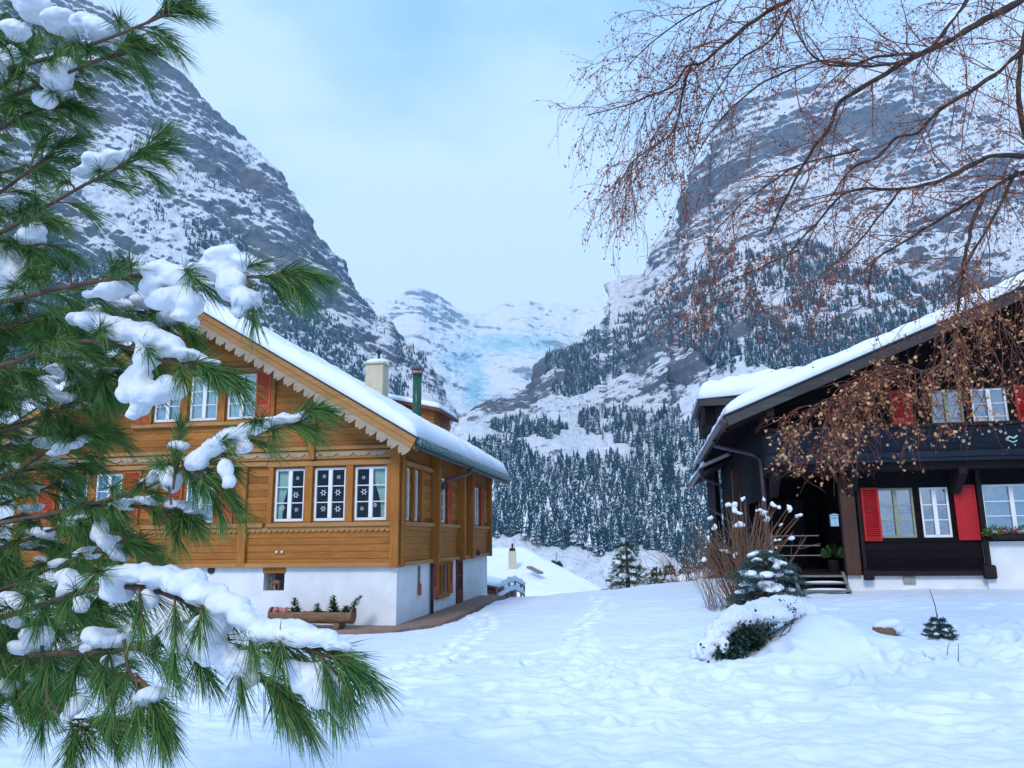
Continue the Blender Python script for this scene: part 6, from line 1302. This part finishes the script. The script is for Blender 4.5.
ells = []
for px, py, rx, ry, D in [(748, 619, 28, 12, 11.1), (765, 611, 26, 11, 11.3), (785, 608, 22, 11, 11.4), (740, 618, 16, 12, 10.9), (730, 622, 12, 10, 10.8), (722, 630, 9, 12, 10.7), (716, 640, 10, 13, 10.7), (708, 650, 12, 11, 10.75), (724, 645, 5, 9, 10.5), (770, 614, 22, 8, 11.0), (796, 610, 18, 10, 11.5), (740, 622, 24, 12, 11.3), (808, 616, 14, 12, 11.4), (725, 634, 20, 12, 11.2), (700, 654, 10, 8, 10.9)]:
    k = D / 750; ells.append((at(px, py, D), (rx * k, rx * k * .8, ry * k)))
snow_lumps('snow_cap', BU, ells, .022, bb).modifiers['lumps'].strength = .07
# sapling, stone, dry stalks
p = ghit(940, 637)
small_spruce('spruce_sapling', p, .32, .46, 'tiny young spruce sapling poking out of the snow on the right', 'tree', tiers=4, per=5, snow=.8, seed=9, nl=.04)
mb = MB(); mb.tube([(0, 0, .2), (-.02, 0, .45), (-.07, 0, .66)], [.008, .007, .004], 5); o = obj('leader', mb, M['bark'], bpy.data.objects['spruce_sapling'])
p = ghit(884, 634); mb = MB(); mb.ball((0, 0, .04), (.17, .14, .10), 12, 8, noise=.1); o = obj('snow_capped_stone', mb, M['log'], None); o.location = p; tag(o, 'small brown stump with a cap of snow in the middle of the field', 'stump')
snow_lumps('snow_cap', o, [((p.x + .07, p.y + .03, p.z + .12), (.22, .18, .08)), ((p.x + .16, p.y + .05, p.z + .08), (.16, .15, .09))], .02, p)
o.name = 'tree_stump'
def stalk(px, py, h, lean, label):
    p = ghit(px, py); o = obj('dry_stalk', MB().tube([(0, 0, -.05), (lean * .5, 0, h * .6), (lean, 0, h)], [.006, .004, .003], 5), M['bark']); o.location = p; tag(o, label, 'stalk', 'dry stalks in the snow')
stalk(958, 662, .22, .04, 'rightmost dry stalk, curving upright below the tiny spruce sapling'); stalk(946, 657, .18, .07, 'dry stalk leaning right, second from the right below the spruce sapling')
stalk(942, 665, .10, -.16, 'low dry stalk leaning far to the left, nearest the viewer below the spruce sapling'); stalk(928, 660, .11, -.06, 'short dry stalk leaning left, leftmost below the spruce sapling')
# conifers standing below the crest
def crest_conifer(px, ytop, D, w, label, seed, mat='spruce', snow=.35, name='conifer'):
    t_ = at(px, ytop, D); zg = float(ground_z(np.array([t_.x]), np.array([D]))[0]); small_spruce(name, Vector((t_.x, D, zg)), t_.z - zg, w, label, 'tree', tiers=13, per=7, snow=snow, seed=seed, mat=mat, nl=.022 * (t_.z - zg))
M['fir'] = simple('mid_green_fir', (.07, .13, .06), (.02, .05, .03), 6, .6)
crest_conifer(626, 536, 44, 4.6, 'tallest dark green conifer standing just beyond the snow crest in the centre', 21, 'fir', .25)
crest_conifer(656, 562, 43, 2.6, 'slim dark conifer directly right of the tallest one beyond the crest', 22, 'fir', .3)
crest_conifer(669, 559, 46, 2.8, 'middle conifer of the dark clump between the tall conifer and the dark chalet', 23, 'fir', .45)
crest_conifer(683, 563, 44, 2.6, 'rightmost conifer of the dark clump beyond the crest', 24, 'fir', .4)
crest_conifer(556, 551, 75, 3.2, 'small lone conifer rising behind the snow covered low roof', 25, 'fir', .5)
crest_conifer(514, 541, 120, 5.2, 'slender dark conifer right behind the chimney of the low chalet', 26, 'fir', .2)
# snowy bank and frosted scrub beyond the crest on the right
hb = Vector(at(712, 590, 34)); hb.z = float(ground_z(np.array([hb.x]), np.array([34.]))[0])
FR = empty('frosted_shrub', hb, 0, 'low frosted leafless shrub full of snow beyond the crest beside the dark chalet', 'shrub')
ln = []
for _ in range(260): ln.append((grow(np.array(hb) + [RNG.uniform(-1.5, 1.4), RNG.uniform(-.6, .6), -.2], [RNG.uniform(-.8, .8), RNG.uniform(-.3, .3), 1], RNG.uniform(1.0, 3.0), .05, 7, .2), np.linspace(.02, .008, 7)))
local_tubes('twigs', ln, FR, hb, 'twig_brown', 3)
ells = [((hb.x + RNG.uniform(-1.6, 1.5), 34 + RNG.uniform(-.5, .5), at(712, RNG.uniform(574, 590), 34).z), (RNG.uniform(.15, .5), .3, RNG.uniform(.08, .2))) for _ in range(40)]
snow_lumps('snow', FR, ells, .07, hb).modifiers['lumps'].strength = .1
print('objects', len(bpy.data.objects))
